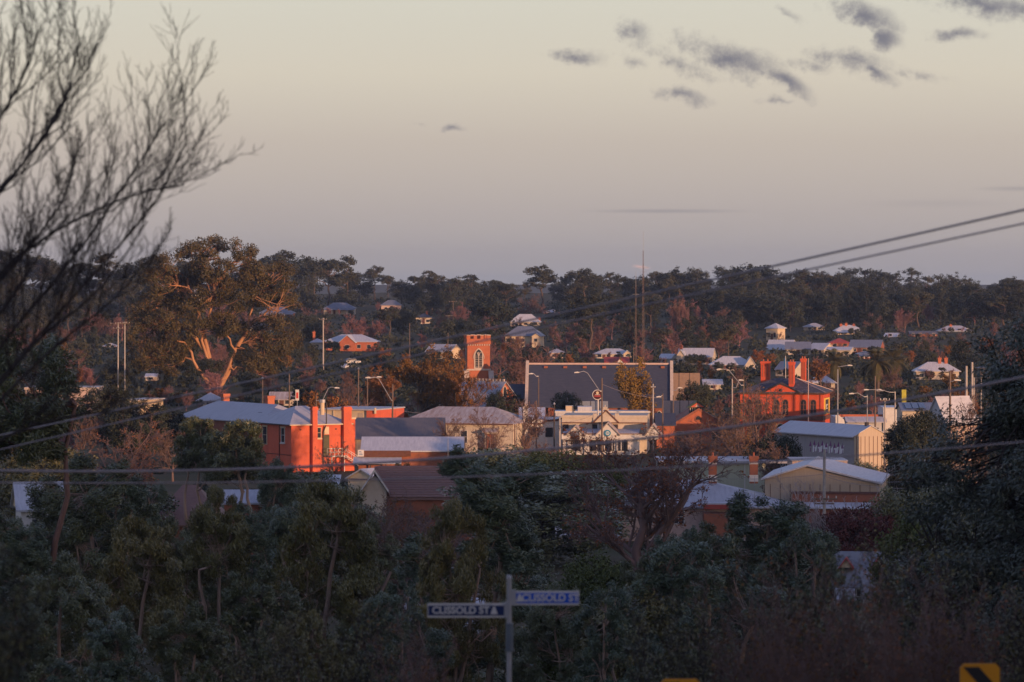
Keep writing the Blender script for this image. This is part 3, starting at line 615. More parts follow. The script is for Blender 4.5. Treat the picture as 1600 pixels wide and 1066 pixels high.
# --- M: brick building with louvred cupola
b = B('cupola_building', 'brown red brick gabled building with small green roofed louvred cupola', 1090, 640, 0, keep=(1048, 1140, 625, 678))
b.wall(b.x(1042), b.x(1142), 0, 16, b.z(671), brick_church); b.gable(b.x(1042), b.x(1142), 0, 16, b.z(671), b.z(641), brick_brown, 'y', wallm=brick_church, over=.4, endover=.1, t=.35)
cu = b.box('cupola', b.x(1078), b.x(1102), 1.2, 3.6, b.z(646), b.z(636.5), trim_dark)
for k in range(7): b.box('louvre_post', b.x(1078.5 + 3.6 * k), b.x(1079.6 + 3.6 * k), 1.1, 1.2, b.z(643), b.z(636.5), cream_pale, cu)
MB().prism([(b.x(1073), b.z(637.5)), (b.x(1107), b.z(637.5)), (b.x(1090), b.z(626.5))], .9, 3.9, 'y').build('cupola_roof', mat('green_copper', (.05, .07, .045), (.04, .055, .04)), b.root)
MB().prism([(b.x(1079), b.z(636.6)), (b.x(1101), b.z(636.6)), (b.x(1090), b.z(629.5))], .84, .899, 'y').build('cupola_gable', brick_red, b.root)
MB().prism([(b.x(1086.5), b.z(636)), (b.x(1093.5), b.z(636)), (b.x(1090), b.z(632))], .80, .839, 'y').build('cupola_panel', cream_pale, b.root)
b.win(b.x(1091), b.z(656), .9, .6, at=0, kind='round', fm=brick_brown, bars=(0, 0), t=.15)
for px in (1062, 1090, 1118): b.win(b.x(px), b.z(690), 1.1, 1.6, at=0, fm=cream_pale, bars=(0, 1))
for px in (1052, 1128): b.box('pilaster', b.x(px), b.x(px + 5), -.2, 0, 0, b.z(668), brick_church)
b = B('dark_roofed_store', 'small store with dark purple roof beside the cupola building', 1040, 620, 0, keep=(1030, 1052, 646, 668))
b.wall(b.x(1026), b.x(1054), 0, 6, b.z(664), brick_church); b.gable(b.x(1026), b.x(1054), 0, 6, b.z(664), b.z(648), slate, 'x', wallm=brick_church)

# --- N: post office
def post_office():
    b = B('post_office', 'grand red rendered post office with arched windows, pediment and lichened slate roof', 1285, 630, -12, keep=(1166, 1306, 560, 662))
    x = b.x; z = b.z; x0 = x(1158); Dp = 9.5
    ez = z(617)
    b.wall(x0, 0, 0, Dp, ez, brick_post); b.box('eaves_cornice', x0 - .3, .3, -.3, Dp + .3, ez, ez + .25, trim_brown)
    b.hip(x0, 0, 0, Dp, ez + .4, z(592.5), slate_mottled, over=.55, inset=5.6)
    for (pa, pb) in (((.45, -.45, ez + .42), (-5.1, Dp / 2, z(592.5) + .05)), ((.45, Dp + .45, ez + .42), (-5.1, Dp / 2, z(592.5) + .05))): MB().bar(pa, pb, .1).build('hip_capping', pinkish, b.root)
    MB().prism([(x(1194), ez + .26), (x(1249), ez + .26), (x(1221), z(600.5))], -.45, 2.0, 'y').build('pediment', brick_post, b.root)
    for sg in (-1, 1):
        MB().prism([(x(1221), z(601)), (x(1221), z(598.3)), (x(1221 + sg * 30), ez + .2), (x(1221 + sg * 30), ez + .45)][::1], -.6, 2.6, 'y').build('pediment_cornice', trim_dark, b.root)
    b.win(x(1221), z(612.5), .65, .5, at=-.46, kind='round', fm=brick_post, bars=(0, 0), t=.1)
    for px in (1172, 1186, 1214, 1228, 1256, 1271):
        o = b.win(x(px), z(648.5), .85, 2.45, at=0, kind='round', fm=brick_brown, bars=(1, 2), t=.11)
        MB().box(-.6, .6, -.2, .02, -.28, -.115).build('sill', brick_post, o)
    for px in (1164, 1200, 1242, 1282): b.box('pilaster', x(px), x(px + 3.5), -.15, 0, z(650), ez - .02, brick_post)
    b.box('string_course', x0 - .12, .12, -.2, Dp + .1, z(657), z(650.5), trim_brown)
    for px in (1180, 1221, 1263): b.win(x(px), z(686), 1.3, 2.4, at=0, kind='round', fm=cream, bars=(1, 1))
    # sun-facing end with yellow framed board
    for (y0, y1) in ((.0, .9), (7.6, 8.5)): b.box('end_pilaster', 0, .14, y0 + .01, y1, z(650), ez - .02, brick_post)
    pn = MB().box(.02, .16, 1.6, 7.2, z(648), z(623.5)).build('notice_board', trim_dark, b.root)
    for (a, c, e, f) in ((1.5, 7.3, z(625.3), z(623)), (1.5, 7.3, z(648.5), z(646.2)), (1.5, 2.1, z(646.2), z(625.3)), (6.7, 7.3, z(646.2), z(625.3))): MB().box(.05, .24, a, c, e, f).build('board_frame', yellow, pn)
    for (a, c, e, f) in ((3.2, 5.6, 635, 633), (3.4, 4.2, 638, 635.2), (3.6, 5.2, 640.5, 638.5)): MB().box(.17, .19, a, c, z(e), z(f)).build('board_lettering', white_paint, pn)
    # chimneys
    for (px, y, w, dp, top, bot) in ((1201, 5.5, 1.45, 1.1, 567, 600), (1239.5, 2.2, .85, 1.3, 567, 610), (1262, 8.2, .8, 1.1, 563, 605)):
        xc = x(px) - y * tan(radians(12)) * -1 * 0.0; xc = (X(px, b.d) - b.root.location.x - y * .208) / .978
        o = b.chim(xc, y, z(bot), z(top), w, brick_post, dep=dp, pots=2)
        for k in range(3): MB().box(xc - w * .3 + k * w * .3 - .05, xc - w * .3 + k * w * .3 + .05, y - dp / 2 - .04, y - dp / 2, z(bot) + 1, z(top) - .5).build('chimney_rib', brick_brown, o)
post_office()

# --- O: graffiti shed
def graffiti_shed():
    b = B('graffiti_shed', 'corrugated shed with pale blue roof and purple white graffiti on its long wall', 1334, 520, -62, keep=(1230, 1384, 664, 706))
    k = b.s; lx = lambda px: (px - 1334) * k / cos(radians(62)); ly = lambda px: (px - 1334) * k / sin(radians(62))
    ez = b.z(682); rz = b.z(666.5); Wd = -lx(1224); Dp = ly(1390)
    b.wall(-Wd, 0, 0, Dp, ez, mat('grey_sheet', (.34, .32, .33), (.27, .25, .26), scale=2, stretch=(6, 6, .3)))
    b.gable(-Wd, 0, 0, Dp, ez, rz, zinc_white, 'x', wallm=beige, over=.3, endover=.2, t=.1)
    MB().box(.003, .06, .02, Dp - .02, 0, ez - .01).build('end_wall_sheet', beige, b.root)
    for j in range(8): MB().box(.06, .09, .4 + j * (Dp - .8) / 7, .47 + j * (Dp - .8) / 7, 0, ez - .05).build('sheet_joint', trim_brown, b.root)
    MB().box(-Wd - .2, .2, -.42, -.3, ez - .2, ez - .05).build('gutter', zinc, b.root)
    for q in np.arange(-Wd + 2, -1, 3.1): MB().box(q, q + .06, -.03, 0, 0, ez - .1).build('sheet_joint', zinc, b.root)
    g = MB(); x0 = lx(1278); x1 = lx(1322); n = 6
    for j in range(n):
        a = x0 + (x1 - x0) * j / n; w = (x1 - x0) / n * .8; z0 = b.z(711.5); z1 = b.z(699 - (j % 3) * 1.5)
        g.prism([(a, z0), (a + w * .9, z0 + .2), (a + w * 1.1, z1), (a + w * .45, z1 - .5), (a + w * .1, z1 + .1)], -.012, -.004, 'y')
    g.build('graffiti', white_spray, b.root)
    g = MB()
    for j in range(9):
        a = x0 - .6 + (x1 - x0) * j / 8; z1 = b.z(694 - (j % 2) * 2.4)
        g.prism([(a - .3, z1 - .75), (a + .35, z1 - .7), (a + .1, z1)], -.02, -.013, 'y'); g.prism([(a - .05, b.z(711)), (a + .12, b.z(711)), (a + .16, b.z(705)), (a, b.z(705))], -.02, -.013, 'y')
    g.build('graffiti_outline', purple_paint, b.root)
    v = MB().bar((-1.0, Dp / 2, rz), (-1.0, Dp / 2, rz + .5), .3, 8).build('roof_vent', trim_dark, b.root)
graffiti_shed()

# --- P: beige gabled workshop, brown building in front
b = B('gabled_workshop', 'beige workshop with shallow gable and pale iron roof below the graffiti shed', 1282, 405, -8, keep=(1192, 1376, 722, 784))
b.wall(b.x(1196), b.x(1372), 0, 18, b.z(756), beige)
MB().prism([(b.x(1196), b.z(756.1)), (b.x(1372), b.z(756.1)), (b.x(1372), b.z(755)), (b.x(1262), b.z(729)), (b.x(1196), b.z(749))], 0, 18, 'y').build('gable_wall', beige, b.root)
MB().prism([(b.x(1190), b.z(751)), (b.x(1262), b.z(728.5)), (b.x(1378), b.z(756.5)), (b.x(1378), b.z(754)), (b.x(1262), b.z(726)), (b.x(1190), b.z(748.5))], -.5, 18.3, 'y').build('roof', zinc_white, b.root)
for j in range(11): MB().box(b.x(1204 + 15.4 * j), b.x(1204 + 15.4 * j) + .05, -.04, 0, 0, b.z(757)).build('sheet_joint', trim_brown, b.root)
b.box('brick_base', b.x(1240), b.x(1374), -2.2, -.05, 0, b.z(770), brick_brown); b.box('flashing', b.x(1239), b.x(1375), -2.3, -.04, b.z(770), b.z(768), trim_brown)
MB().prism([(-7, b.z(789)), (-2.31, b.z(784)), (-2.31, b.z(782.6)), (-7, b.z(787.5))], b.x(1232), b.x(1362), 'x').build('lean_to_roof', zinc_white, b.root)
b.box('lean_to_wall', b.x(1234), b.x(1360), -6.6, -2.35, 0, b.z(789.5), brick_brown)
b = B('pink_block', 'plain pinkish rendered block rising behind the gabled workshop', 1282, 432, 0, keep=(1290, 1326, 718, 745))
b.wall(b.x(1238), b.x(1324), 0, 8, b.z(721), pinkish); b.box('parapet_cap', b.x(1237), b.x(1325), -.1, 8.1, b.z(721), b.z(719.3), zinc); b.win(b.x(1312), b.z(742), 1.0, 1.0, at=0)

# --- Q: long pale roofed house with banded chimneys and the green shed behind
b = B('green_shed', 'pale green sheet metal shed with flat roof behind two banded chimneys', 1120, 450, 0, keep=(1070, 1185, 720, 750))
b.wall(b.x(1030), b.x(1196), 0, 10, b.z(724), green_wall); b.box('roof', b.x(1028), b.x(1240), -.4, 12, b.z(724), b.z(720.5), zinc)
for px in (1062, 1085, 1108, 1131, 1154, 1177): b.box('cover_strip', b.x(px), b.x(px) + .08, -.04, 0, 0, b.z(725), green_wall)
b.box('downpipe', b.x(1163), b.x(1164.5), -.1, 0, 0, b.z(724), white_paint)
def banded_house():
    b = B('long_roofed_house', 'sprawling house with broad pale iron roof and two white banded brick chimneys', 1120, 400, 0, keep=(1090, 1240, 750, 785))
    b.wall(b.x(905), b.x(1240), 0, 13, b.z(795), pinkish)
    b.hip(b.x(905), b.x(1243), 0, 13, b.z(792), b.z(754), zinc, over=.5, inset=10)
    b.wall(b.x(1098), b.x(1142), -3.0, -.05, b.z(800), brick_brown, 'porch_wall'); b.box('porch_gutter', b.x(1097), b.x(1143), -3.2, -3.0, b.z(793), b.z(786), tile_red)
    b.box('porch_roof', b.x(1097), b.x(1143), -3.0, -.4, b.z(786), b.z(784), zinc)
    for px in (1118, 1183):
        w = .85; o = b.chim(b.x(px), 5.8, b.z(760), b.z(718), w, brick_brown, pots=1, band=((b.z(757), b.z(746.5)), (b.z(729.5), b.z(727))))
    b.wall(b.x(870), b.x(965), -7, -.05, b.z(828), cream_pale, 'front_wing_wall'); b.gable(b.x(870), b.x(965), -7, -.3, b.z(828), b.z(790), zinc_white, 'x', wallm=cream_pale, name='front_wing_roof')
    for px in (885, 915, 945): b.win(b.x(px), b.z(850), 1.0, 1.3, at=-7)
    for px in (1010, 1060): b.win(b.x(px), b.z(818), 1.1, 1.4, at=0)
    mst = MB().bar((b.x(1180), 1, b.z(790)), (b.x(1180), 1, b.z(745)), .035)
    mst.build('aerial_mast', steel, b.root)
banded_house()

# --- R, S: right hand buildings
b = B('tall_gabled_store', 'tall store with pale roof, white gable and pinkish wall behind the round dark tree', 1478, 500, -55, keep=(1490, 1532, 620, 730))
kx = b.s / .574; ky = b.s / .819
b.wall((1452 - 1478) * kx, 0, 0, (1532 - 1478) * ky, b.z(658), pinkish); 
b.gable((1452 - 1478) * kx, 0, 0, (1532 - 1478) * ky, b.z(658), b.z(622), zinc_white, 'y', wallm=zinc_white, over=.35)
MB().box(.003, .05, .05, (1531 - 1478) * ky, 0, b.z(660)).build('side_wall', pinkish, b.root)
for q in (1.5, 3.6): b.win(q, b.z(690), .9, 1.3, 'r', .05, fm=cream)
b = B('low_white_shops', 'row of low white shops with red brick parapet beside the post office', 1362, 610, 0, keep=(1306, 1400, 644, 664))
b.wall(b.x(1306), b.x(1420), 0, 10, b.z(652), zinc_white); b.box('brick_parapet', b.x(1312), b.x(1384), .6, 1.0, b.z(652), b.z(648), brick_church)
MB().prism([(-1.8, b.z(660)), (0, b.z(652.5)), (0, b.z(651)), (-1.8, b.z(658.5))], b.x(1320), b.x(1384), 'x').build('shop_roof', zinc, b.root)
MB().prism([(b.x(1304), b.z(668)), (b.x(1304), b.z(648)), (b.x(1309), b.z(648)), (b.x(1317), b.z(655)), (b.x(1320), b.z(668))], -2, -1.6, 'y').build('curved_wing_wall', white_paint, b.root)
b.box('taller_block', b.x(1380), b.x(1422), -.3, 9, 0, b.z(638), white_paint); b.box('block_coping', b.x(1379), b.x(1423), -.4, 9.1, b.z(638), b.z(636.6), zinc_white)
for px in (1330, 1348, 1366): b.win(b.x(px), b.z(684), 1.2, 1.5, at=0, fm=trim_dark, bars=(0, 0))
b = B('solar_roof_house', 'low house with solar panels on its roof next to the tall store', 1440, 560, 0, keep=(1412, 1452, 630, 640))
b.wall(b.x(1410), b.x(1458), 0, 8, b.z(642), cream_pale); b.gable(b.x(1410), b.x(1458), 0, 8, b.z(642), b.z(632), blue_roof, 'x', wallm=cream_pale)
for k in range(3): MB().prism([(.2, b.z(641.2) + .22), (3.4, b.z(633.4) + .2), (3.4, b.z(633.4) + .26), (.2, b.z(641.2) + .28)], b.x(1416 + 11 * k), b.x(1425 + 11 * k), 'x').build('solar_panel', solar, b.root)

# --- T: house with dormer gables in the trees
GSH = mat('grey_shingle', (.20, .205, .225), (.155, .16, .18), scale=1.0, stretch=(2, .5, .5))
b = B('dormer_house', 'grey roofed house with two little orange trimmed dormer gables among the trees', 1352, 262, -6, keep=(1306, 1405, 870, 930))
b.wall(b.x(1305), b.x(1402), 0, 7, b.z(916), cream_pale); b.gable(b.x(1305), b.x(1402), 0, 7, b.z(916), b.z(871), GSH, 'x', wallm=cream_pale)
for px in (1322, 1372):
    MB().prism([(b.x(px - 9), b.z(889)), (b.x(px + 9), b.z(889)), (b.x(px), b.z(876))], 1.0, 2.6, 'y').build('dormer', cream, b.root)
    for sg in (-1, 1): MB().prism([(b.x(px), b.z(876)), (b.x(px), b.z(873.5)), (b.x(px + sg * 12), b.z(889.5)), (b.x(px + sg * 12), b.z(892))], .8, 2.7, 'y').build('dormer_roof', tile_red, b.root)
b.wall(b.x(1368), b.x(1402), -4.5, -.05, b.z(922), cream, 'gable_wing'); b.gable(b.x(1352), b.x(1402), -4.5, -.3, b.z(922), b.z(888), GSH, 'x', name='wing_roof', wallm=cream)
for px in (1316, 1338): b.win(b.x(px), b.z(945), .9, 1.1, at=0)
b = B('garden_shed', 'tiny garden shed with white roof and orange wall beside the dormer house', 1322, 240, 0, keep=(1312, 1334, 920, 942))
b.wall(b.x(1310), b.x(1334), 0, 1.5, b.z(938), cream); b.gable(b.x(1310), b.x(1334), 0, 1.5, b.z(938), b.z(922), zinc_white, 'x', wallm=cream, over=.15, endover=.12, t=.06)

# --- V: left side
b = B('flat_concrete_building', 'flat roofed pale concrete building with roof stubs behind the leaning gum', 85, 760, 0, keep=(48, 106, 605, 640))
b.wall(b.x(40), b.x(150), 0, 12, b.z(609), pinkish); b.box('parapet', b.x(38), b.x(152), -.2, 12.2, b.z(609), b.z(605.5), stone)
b.box('roof_stub', b.x(66), b.x(71), 3, 4, b.z(606), b.z(596), cream); b.box('roof_stub', b.x(83), b.x(86), 3, 4, b.z(606), b.z(601), cream)
for px in (52, 65, 78, 91, 104): b.win(b.x(px), b.z(636), 1.1, 1.5, at=0, fm=stone)
b = B('cream_flats', 'tall cream block with blue awning half hidden left of the hotel', 205, 690, -25, keep=(188, 236, 640, 690))
b.wall(b.x(186), b.x(216), 0, 9, b.z(626), cream); b.box('roof', b.x(184), b.x(218), -.3, 9.3, b.z(626), b.z(624), zinc); b.box('blue_awning', b.x(216), b.x(240), -1, 2, b.z(687), b.z(681), blue_paint)
b.box('annex', b.x(216) + .02, b.x(242), 0, 6, 0, b.z(679), zinc_white)
for px in (194, 206): 
    for zz in (650, 672): b.win(b.x(px), b.z(zz), .9, 1.4, at=0)
b = B('white_walled_house', 'white walled house with pale iron roof glimpsed through the foreground gums', 72, 345, 12, keep=(40, 88, 755, 800))
b.wall(b.x(34), b.x(94), 0, 6, b.z(795), white_paint); b.gable(b.x(30), b.x(98), 0, 6, b.z(795), b.z(758), zinc_white, 'x', wallm=cream); b.win(b.x(60), b.z(822), 1.1, 1.3, at=0)
b = B('tiled_bungalow', 'bungalow with brown tiled roof glimpsed between the foreground gum trunks', 292, 330, 0, keep=(262, 300, 762, 815))
b.wall(b.x(235), b.x(345), 0, 9, b.z(822), brick_brown); b.hip(b.x(235), b.x(345), 0, 9, b.z(820), b.z(762), tile_brown, inset=2.8)
for px in (255, 320): b.win(b.x(px), b.z(846), 1.2, 1.2, at=0)
b = B('pale_roofed_shed', 'pale iron roofed shed behind the two slender gums', 378, 360, 0, keep=(360, 398, 768, 786))
b.wall(b.x(350), b.x(412), 0, 5, b.z(786), brick_brown); b.gable(b.x(350), b.x(412), 0, 5, b.z(786), b.z(770), zinc, 'x', wallm=brick_brown)
b = B('hidden_white_house', 'white house with long iron roof showing in patches behind the street sign', 690, 255, 0)
b.wall(b.x(640), b.x(748), 0, 7, b.z(985), white_paint); b.gable(b.x(636), b.x(752), 0, 7, b.z(985), b.z(938), zinc_white, 'x', wallm=white_paint)
for px in (660, 720): b.win(b.x(px), b.z(1015), 1.1, 1.2, at=0)

# --- far houses on the hillside
WF = [white_paint, stone, trim_brown]
HOUSES = []
def far_house(label, p0, p1, yr, ye, yb, wallm, roofm, kind='hip', rot=0, d=None, wins=3, chim=(), front=None, name='hillside_house', depth=None, porch=False, group=None, ridge='x'):
    d = d or dist_for_y(yb); pc = (p0 + p1) / 2; HOUSES.append((pc, d, (p0, p1, yr, yb), label))
    b = B(name, label, pc, d, rot, 'house', group, keep=(p0, p1, yr, yb - 2))
    x0, x1 = b.x(p0 + 1.5), b.x(p1 - 1.5); w = x1 - x0; dp = depth or max(6.0, w * .6); ez, rz = b.z(ye), b.z(yr)
    b.wall(x0, x1, 0, dp, ez, wallm)
    if kind == 'hip': b.hip(x0, x1, 0, dp, ez, rz, roofm, over=.5)
    else: b.gable(x0, x1, 0, dp, ez, rz, roofm, ridge, wallm=wallm, over=.45)
    base = max(b.z(yb), .5)
    for k in range(wins):
        q = x0 + w * (k + .5) / wins; b.win(q, base + max((ez - base) * .22, .2), min(1.15, w / wins * .4), max((ez - base) * .40, .8), at=0, bars=(0, 0), t=.07, fm=WF[k % 3])
    if wins > 1: b.door(x0 + w / wins, base, .95, min(2.1, (ez - base) * .85), trim_brown)
    for (cp, cy) in chim: b.chim(b.x(cp), dp * .45, ez, b.z(cy), .8, brick_church, pots=1)
    if front:
        for (f0, f1, fy, fm) in front:
            b.box('front_wing_wall', b.x(f0), b.x(f1), -2.5, -.02, 0, ez - .05, fm)
            b.gable(b.x(f0), b.x(f1), -2.5, dp * .45, ez - .03, b.z(fy), roofm, 'y', name='front_wing_roof', over=.4); MB().prism([(b.x(f0), ez - .05), (b.x(f1), ez - .05), (b.x((f0 + f1) / 2), b.z(fy) - .05)], -2.5, -2.3, 'y').build('gable_wall', fm, b.root)
            b.win((b.x(f0) + b.x(f1)) / 2, base + .5, min(1.3, (b.x(f1) - b.x(f0)) * .4), (ez - base) * .42, at=-2.5, bars=(0, 0), t=.07)
    if porch:
        MB().prism([(-2.4, ez - .7), (0, ez - .15), (0, ez - .02), (-2.4, ez - .57)], x0, x1, 'x').build('verandah_roof', roofm, b.root)
        b.posts(list(np.linspace(x0 + .1, x1 - .1, 5)), -2.3, 0, ez - .7, white_paint, .09)
    return b
far_house('white hip roofed brick house with front gable beside the pale concrete pole', 504, 586, 523, 534, 547, brick_church, zinc_white, front=((533, 556, 524, brick_church),), wins=5, rot=-8)
far_house('cottage with tall orange chimney next to the white roofed brick house', 484, 506, 529, 535, 545, cream_pale, zinc, chim=((490, 519),), wins=1)
far_house('large villa with stacked pale hip roofs above the church tower', 796, 846, 491, 503, 512, cream_pale, zinc_white, chim=((830, 495), (843, 497)), wins=3)
far_house('cream bungalow with broad blue grey hip roof and porch near the church tower', 788, 846, 510, 525, 536, cream, blue_roof, front=((833, 845, 521, cream),), wins=3, rot=-10)
far_house('cream villa with bay window gable and tall chimney above the nave', 1058, 1114, 545, 557, 571, cream_pale, zinc_white, kind='gable', chim=((1062, 540),), front=((1059, 1073, 547, cream_pale),), wins=5, rot=-12)
far_house('white gable ended cottage with lean-to at the start of the hillside row', 1196, 1236, 532, 545, 552, cream_pale, zinc_white, kind='gable', rot=-25, wins=2)
far_house('long blue roofed house with dark carport in the hillside row', 1226, 1268, 535, 545, 554, cream_pale, blue_roof, kind='gable', wins=2, rot=-4)
far_house('pale roofed house with glowing orange gable end in the hillside row', 1262, 1288, 537, 546, 553, cream, zinc_white, kind='gable', rot=-38, wins=2)
far_house('low cream outbuilding with white roof in the hillside row', 1290, 1330, 543, 547, 556, cream_pale, zinc_white, kind='gable', wins=3, rot=-15)
b = far_house('brown brick house with solar panels and orange gable end', 1326, 1376, 532, 542, 551, brick_brown, blue_roof, kind='gable', rot=-18, wins=3)
for k in range(3): MB().prism([(.5, b.z(541.5) + .3), (3.0, b.z(536.5) + .25), (3.0, b.z(536.5) + .32), (.5, b.z(541.5) + .37)], b.x(1331 + 9 * k), b.x(1338 + 9 * k), 'x').build('solar_panel', solar, b.root)
far_house('large white roofed homestead with red chimneys high on the hill', 1304, 1350, 508, 517, 526, cream_pale, zinc_white, chim=((1315, 507), (1323, 506), (1335, 507)), wins=4, porch=True)
far_house('tall cream two storey house catching full sun on the hill', 1196, 1216, 505, 513, 531, cream, zinc_white, wins=2, rot=-30)
far_house('pale green hip roofed house half hidden on the hill', 1256, 1290, 505, 511, 518, cream_pale, zinc, wins=2)
far_house('blue walled house with pale hip roof at the edge of the dark wood', 1466, 1520, 509, 517, 526, mat('blue_boards', (.22, .27, .36), (.18, .22, .30)), zinc, wins=4, chim=((1487, 508),))
far_house('long brown house with flat dark roof at the edge of the dark wood', 1420, 1466, 518, 522, 531, brick_brown, dark_roof, kind='gable', wins=4)
far_house('little white roofed barn near the edge of the dark wood', 1380, 1402, 521, 526, 531, cream_pale, zinc_white, kind='gable', rot=-20, wins=1)
far_house('blue roofed house peeping out right behind the giant gum', 404, 460, 480, 489, 499, brick_brown, blue_roof, wins=3, porch=True)
far_house('pale blue roofed house with white posts under the skyline trees', 505, 556, 473, 482, 492, cream_pale, blue_roof, wins=3, porch=True)
far_house('twin blue roofed house below the skyline beside a dark conifer', 594, 628, 469, 477, 488, pinkish, blue_roof, wins=2)
far_house('cream house with orange chimney on the upper slope', 648, 676, 490, 496, 506, cream_pale, slate, chim=((667, 487),), wins=2)
far_house('white house with white iron roof behind the giant gum', 236, 256, 440, 447, 456, white_paint, zinc_white, d=1700, wins=1)
far_house('white boarded house seen through the limbs of the giant gum', 288, 318, 452, 460, 470, white_paint, zinc_white, d=1650, wins=2)
far_house('white cottage seen low through the branches of the giant gum', 386, 424, 504, 512, 522, white_paint, zinc_white, d=1380, wins=2)
far_house('long white roofed house above the ridge of the nave', 928, 988, 545, 553, 560, cream_pale, zinc_white, wins=4, front=((974, 986, 548, cream),))
far_house('red roofed cottage with white gable just above the nave', 944, 984, 559, 566, 574, white_paint, tile_red, kind='gable', front=((963, 974, 560, white_paint),), wins=3)
far_house('small white skillion shed right of the antenna mast', 1028, 1050, 554, 560, 570, steel, zinc_white, kind='gable', rot=-20, wins=1)
far_house('pale roofed cottage with orange gable behind the post office chimneys', 1110, 1178, 557, 570, 580, cream_pale, zinc_white, wins=3, front=((1164, 1180, 558, cream_pale),))
far_house('blue roofed hall with cream gable behind the flagpole', 1211, 1242, 566, 577, 588, cream_pale, blue_roof, kind='gable', rot=-35, wins=2)
far_house('white arched iron roof just behind the post office', 1264, 1306, 583, 598, 607, cream_pale, zinc_white, wins=2, name='iron_roofed_hall')
far_house('house with orange gable glimpsed above the autumn elm', 664, 706, 539, 549, 560, cream, zinc, kind='gable', rot=-30, wins=2)
far_house('low grey roofed house on the slope right of the church tower', 858, 882, 545, 551, 560, pinkish, zinc, wins=2)
far_house('white roofed house with red and white chimneys right of the palms', 1430, 1500, 566, 580, 592, cream_pale, zinc_white, chim=((1470, 560), (1480, 560)), wins=4)
far_house('pale roofed garage below the cream villa', 1098, 1130, 594, 601, 609, cream_pale, zinc_white, wins=1, kind='gable')
far_house('red roofed house in the middle of the hillside row', 1295, 1330, 529, 536, 543, brick_brown, tile_red, wins=2)
far_house('dark roofed house with pale wall under the palms', 1340, 1374, 548, 553, 560, brick_church, blue_roof, wins=3, porch=True)
far_house('grey roofed shop behind the poles left of the elm', 420, 460, 614, 624, 634, cream_pale, zinc_rust, kind='gable', wins=2, name='roadside_shop')
far_house('low shed with corrugated arched roof behind the hotel wing', 308, 346, 614, 626, 636, stone, zinc, wins=1, name='arched_roof_store')
far_house('wide blue shed roof among the trees left of the twin poles', 160, 182, 536, 541, 548, pinkish, zinc, wins=1)
far_house('low white roofed shed at the foot of the giant gum', 226, 246, 585, 589, 595, stone, zinc_white, wins=1, kind='gable')
far_house('brick house high on the slope above the large villa', 848, 876, 484, 488, 494, brick_church, zinc, wins=2)
far_house('slatted dark block of flats behind the pale posts', 1530, 1556, 572, 575, 604, mat('dark_slats', (.06, .05, .05), (.09, .08, .08)), dark_roof, wins=2, name='dark_flats')
fence_run(1028, 1110, 800, 583, 'long brown paling fence behind the right end of the nave', orange_fence, 2.2)

# ------------------------------------------------------------------ vegetation
def norm(a): return a / np.maximum(np.linalg.norm(a, axis=-1, keepdims=True), 1e-9)
def tubes(P, R, k=4):
    """P (M,n,3) polylines, R (M,n) radii -> verts, quads"""
    M_, n, _ = P.shape
    T = norm(np.gradient(P, axis=1)); ref = np.where(np.abs(T[:, :, 2:3]) < .8, np.array([0, 0, 1.0]), np.array([1.0, 0, 0]))
    ref = np.broadcast_to(ref[:, :1], T.shape)
    A = norm(np.cross(T, ref)); Bv = np.cross(T, A)
    an = np.arange(k) * 2 * pi / k
    V = P[:, :, None, :] + R[:, :, None, None] * (np.cos(an)[None, None, :, None] * A[:, :, None, :] + np.sin(an)[None, None, :, None] * Bv[:, :, None, :])
    idx = np.arange(M_ * n * k).reshape(M_, n, k); nx = np.roll(idx, -1, axis=2)
    q = np.stack([idx[:, :-1], nx[:, :-1], nx[:, 1:], idx[:, 1:]], -1).reshape(-1, 4)
    return V.reshape(-1, 3), q
def join(parts):
    V = []; Q = []; o = 0
    for v, q in parts: V.append(v); Q.append(q + o); o += len(v)
    return np.concatenate(V), np.concatenate(Q)
def leaves(C, D, ll, lw, r, jit=.3, nrm=None):
    """rhombic leaves at centres C, along D"""
    n = len(C); D = norm(D); sd = norm(np.cross(D, r.normal(size=(n, 3)) if nrm is None else nrm + r.normal(size=(n, 3)) * .38)); L_ = (ll * r.uniform(1 - jit, 1 + jit, n))[:, None]; W_ = (lw * r.uniform(1 - jit, 1 + jit, n))[:, None]
    V = np.stack([C - D * L_ / 2, C + sd * W_ / 2 - D * L_ * .08, C + D * L_ / 2, C - sd * W_ / 2 - D * L_ * .08], 1).reshape(-1, 3)
    return V, np.arange(4 * n).reshape(n, 4)
def bez(a, c, b, n):
    t = np.linspace(0, 1, n)[None, :, None]; return (1 - t) ** 2 * a[:, None] + 2 * t * (1 - t) * c[:, None] + t ** 2 * b[:, None]

